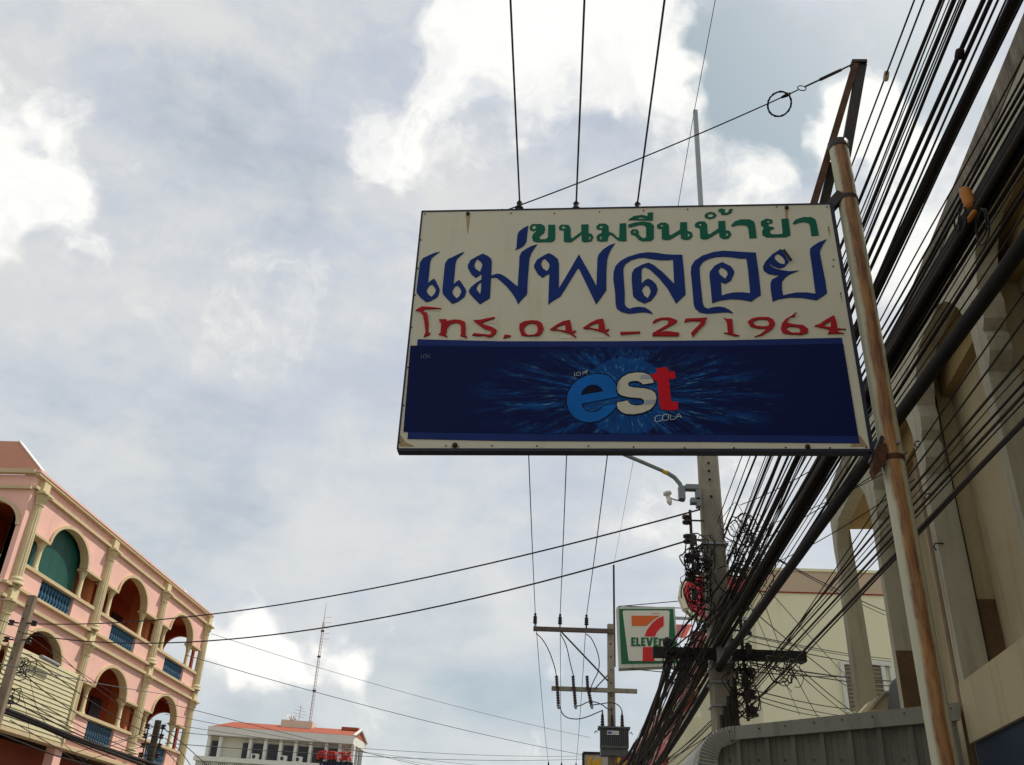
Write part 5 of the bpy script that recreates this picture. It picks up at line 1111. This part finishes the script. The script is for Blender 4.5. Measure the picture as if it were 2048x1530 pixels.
rbx('ledge_beam', (-12, .1715, 2.65), (-.13, .5, 3.05), TANW)
rbx('navy_signboard', (-12, .30, 1.75), (-.14, .47, 2.648), NAVY)
def fin(s, zb=3.052):
    t = .12
    f = rbx('fin', (s - t / 2, .31, zb), (s + t / 2, .498, 5.518), FINM)
    rbx('return_wall', (s - t / 2 + .02, .1715, zb), (s + t / 2, .309, 5.517), TANW, f)
    for sg_ in (-1, 1):        # scrolled bracket on each side, under the fascia
        e = s + sg_ * t / 2
        lob = [(e + sg_ * a, z) for a, z in ((.002, 5.0), (.05, 5.12), (.12, 5.26), (.23, 5.38), (.33, 5.46), (.46, 5.517), (.002, 5.517))] if sg_ > 0 else [(e + sg_ * a, z) for a, z in ((.002, 4.62), (.05, 4.66), (.10, 4.72), (.11, 4.82), (.07, 4.88), (.13, 4.94), (.155, 5.05), (.13, 5.16), (.18, 5.24), (.23, 5.36), (.33, 5.46), (.46, 5.517), (.002, 5.517))]
        MB().sheet([lob], lambda u, v, d: rp3(u, d, v), .36, .496, True).build('scroll_bracket', FINM, f)
    rbx('pebble_panel', (s - t / 2 + .012, .1725, zb), (s - t / 2 + .019, .308, 3.63), BRN, f)
    return f
for s in (-5.05, -3.44, -1.82, -.20): fin(s)
fin(1.55, .12)
q = MB(); q.add([rp3(s, o, z) for z, w in ((.12, .13), (5.518, .085)) for s, o in ((3.45 - w, .5 - 2 * w), (3.45 + w, .5 - 2 * w), (3.45 + w, .5), (3.45 - w, .5))], [(0, 1, 5, 4), (1, 2, 6, 5), (2, 3, 7, 6), (3, 0, 4, 7), (4, 5, 6, 7), (3, 2, 1, 0)]); q.build('end_column', FINM, rb)
MB().sheet([[(3.53, 5.1), (3.57, 5.3), (3.56, 5.517), (3.1, 5.517), (3.28, 5.42), (3.36, 5.25), (3.37, 5.1)]], lambda u, v, d: rp3(u, d, v), .365, .499, True).build('scroll_bracket', FINM, rb)
for s in (-5.05, -3.44, -1.82, -.2):
    rbx('wall_rib', (s - .85, .1705, 3.052), (s - .80, .19, 5.29), TANW)
MB().box((1.482, .312, 2.0), (1.489, .497, 3.66), RFr).build('pebble_panel', BRN, rb)
for z in (4.05, 4.45, 4.9):
    c = rp3(-.27, .46, z); MB().tube([c, c + RN * .06, c + RN * .075 + V((0, 0, -.03)), c + RN * .06 + V((0, 0, -.055))], .006, 5).build('wire_hook', STEELD, rb)
tag(MB().tube([rp3(-.272, .305, 5.3), rp3(-.274, .31, 4.4), rp3(-.272, .305, 3.9), rp3(-.272, .31, 3.06)], .005, 5).build('wall_cable', CABLE), 'thin black cable clipped down the side of the second concrete fin', 'cable')
dp = rp3(.06, .44, 0); tag(MB().tube([(dp.x, dp.y, .12), (dp.x, dp.y, 4.0), (dp.x, dp.y, 4.9)], .028, 10).build('drain_pipe', M('brown_drain_pipe', (.24, .17, .10), .7, .2, 6)), 'brown vertical drain pipe standing beside the concrete fin behind the rusty post', 'pipe')

# ================================================================== grey metal canopy between building and pole
YC = 6.95
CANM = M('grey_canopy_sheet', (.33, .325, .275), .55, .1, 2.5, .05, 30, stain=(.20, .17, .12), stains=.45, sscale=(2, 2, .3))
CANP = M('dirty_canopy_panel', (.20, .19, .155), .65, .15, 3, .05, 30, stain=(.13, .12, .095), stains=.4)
cn = thing('metal_canopy', onY((1660, 1600), YC), 'grey sheet-metal canopy with ribbed side and curved corner by the rusty post', 'canopy')
Pc = lambda x, y, dy=0.0: onY((x, y), YC) + V((0, dy, 0))
topL, topR, botL, botR = Pc(1470, 1452), Pc(1921, 1404), Pc(1470, 1479), Pc(1921, 1440)
MB().add([topL, topR, botR, botL] + [p + V((0, .16, 0)) for p in (topL, topR, botR, botL)], [(3, 2, 1, 0), (0, 1, 5, 4), (7, 6, 2, 3), (1, 2, 6, 5), (4, 5, 6, 7), (0, 4, 7, 3)]).build('edge_flashing', CANM, cn)
# crimped corner: one segment per crimp
outc = [(1470, 1452), (1455, 1453.5), (1440, 1458), (1427, 1465), (1416, 1475), (1408, 1487), (1402, 1500), (1399, 1514), (1397, 1530), (1396, 1560)]
inc = [(1470, 1479), (1463, 1480), (1456, 1483), (1450, 1488), (1444, 1495), (1440, 1503), (1437, 1512), (1435, 1521), (1434, 1534), (1433, 1560)]
def dens(l):
    o = []
    for i in range(len(l) - 1): o += [l[i], ((l[i][0] + l[i + 1][0]) / 2, (l[i][1] + l[i + 1][1]) / 2)]
    return o + [l[-1]]
oc, ic = dens(outc), dens(inc)
for i in range(len(oc) - 1):
    a, b, c, d = Pc(*oc[i]), Pc(*oc[i + 1]), Pc(*ic[i + 1]), Pc(*ic[i]); m1 = (a + b) / 2 + V((0, -.012, 0)); m2 = (c + d) / 2 + V((0, -.012, 0)); bk = V((0, .3, 0))
    q = MB(); q.add([a, b, c, d, m1, m2], [(0, 4, 5, 3), (4, 1, 2, 5)]); mo = (a + b) / 2 + ((a + b) / 2 - (c + d) / 2).normalized() * .006
    q.add([a, mo, b, a + bk, mo + bk, b + bk], [(0, 3, 4, 1), (1, 4, 5, 2)]); q.build('crimp', CANM, cn)
# ribbed side panels
rx = [1434, 1482, 1540, 1592, 1650, 1706, 1766, 1830, 1890, 1921]
zlow = 2.1
def edgez(x): t = (x - botL.x) / (botR.x - botL.x); return botL.z + (botR.z - botL.z) * t
def fx(x, y=1490): return onY((x, y), YC + .06).x
for i in range(len(rx) - 1):
    x0, x1 = fx(rx[i]), fx(rx[i + 1]); xr = x1 - .05; y = YC + .06; zt0 = min(edgez(x0), Pc(1440, 1505).z if i == 0 else 9); q = MB()
    prof = [(x0, y), (x0 + (xr - x0) * .3, y), (x0 + (xr - x0) * .32, y + .006), (x0 + (xr - x0) * .36, y), (x0 + (xr - x0) * .64, y), (x0 + (xr - x0) * .66, y + .006), (x0 + (xr - x0) * .70, y), (xr, y), (xr + .012, y - .035), (x1 - .012, y - .035), (x1, y)]
    vs = []
    for (x, yy) in prof: vs += [V((x, yy, zlow)), V((x, yy, edgez(x) + .03 if i else min(edgez(x) + .03, Pc(1446, 1497).z + (x - x0) * .4)))]
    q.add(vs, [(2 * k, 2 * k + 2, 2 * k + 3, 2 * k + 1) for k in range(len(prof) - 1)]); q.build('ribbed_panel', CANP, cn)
rf = MB(); a0, b0 = topL, topR; rf.add([a0 + V((0, .161, -.004)), b0 + V((0, .161, -.004)), b0 + V((0, 3.2, -.004)), a0 + V((0, 3.2, -.004)), a0 + V((0, .161, -.03)), b0 + V((0, .161, -.03)), b0 + V((0, 3.2, -.03)), a0 + V((0, 3.2, -.03))], [(0, 1, 2, 3), (7, 6, 5, 4), (0, 4, 5, 1), (2, 6, 7, 3), (0, 3, 7, 4), (1, 5, 6, 2)]); rf.build('roof_sheet', CANM, cn)
ev = [Pc(*p) for p in outc]; q = MB(); vs = []
for p in ev: vs += [p + V((0, .301, 0)), p + V((0, 3.2, 0))]
q.add(vs, [(2 * k, 2 * k + 1, 2 * k + 3, 2 * k + 2) for k in range(len(ev) - 1)], True); q.build('curved_eave', CANM, cn)
MB().box((topL.x - .02, YC + .5, .12), (topL.x + .06, YC + .58, 2.6)).build('support_post', GALV, cn); MB().box((topL.x - .02, YC + 2.9, .12), (topL.x + .06, YC + 2.98, 2.6)).build('support_post', GALV, cn)
# outdoor unit peeking over the canopy
for i in range(9):
    x = rx[i + 1] - 22 if i < 8 else 1902
    for k, yy in enumerate((1462 - (x - 1470) * .105, 1520)):
        c = onY((x, yy), YC - .003 if k == 0 else YC + .055); MB().lathe(c, [(.006, 0), (.006, .004), (.003, .008)], 6, (0, -1, 0)).build('screw', STEELD, cn)
ou = thing('outdoor_unit', onY((1835, 1405), 8.6), 'grey rounded equipment hood standing above the canopy behind the post', 'hood')
hp = [(1812, 1412), (1815, 1348), (1821, 1338), (1845, 1325), (1900, 1320), (1900, 1412)]
MB().sheet([hp], lambda u, v, d: onY((u, v), 8.6) + V((0, -d, 0)), -.5, 0, True).build('hood', M('hood_dark', (.10, .10, .09), .6, .15, 3), ou)
MB().tube([onY(p, 8.58) for p in ((1812, 1412), (1815, 1348), (1821, 1338), (1845, 1325))], .014, 5).build('pale_edge', M('hood_edge', (.42, .40, .34), .6, .1, 3), ou)
bx = thing('parapet_box', onY((1752, 1405), 9.2), 'small slanted tan box showing above the canopy edge', 'box')
MB().sheet([[(1738, 1420), (1768, 1386), (1790, 1384), (1800, 1420)]], lambda u, v, d: onY((u, v), 9.2) + V((0, -d, 0)), -.6, 0, True).build('body', TANW, bx)
MB().tube([onY(p, 9.18) for p in ((1737, 1421), (1768, 1385), (1791, 1383))], .016, 4).build('edge_strip', FINM, bx)
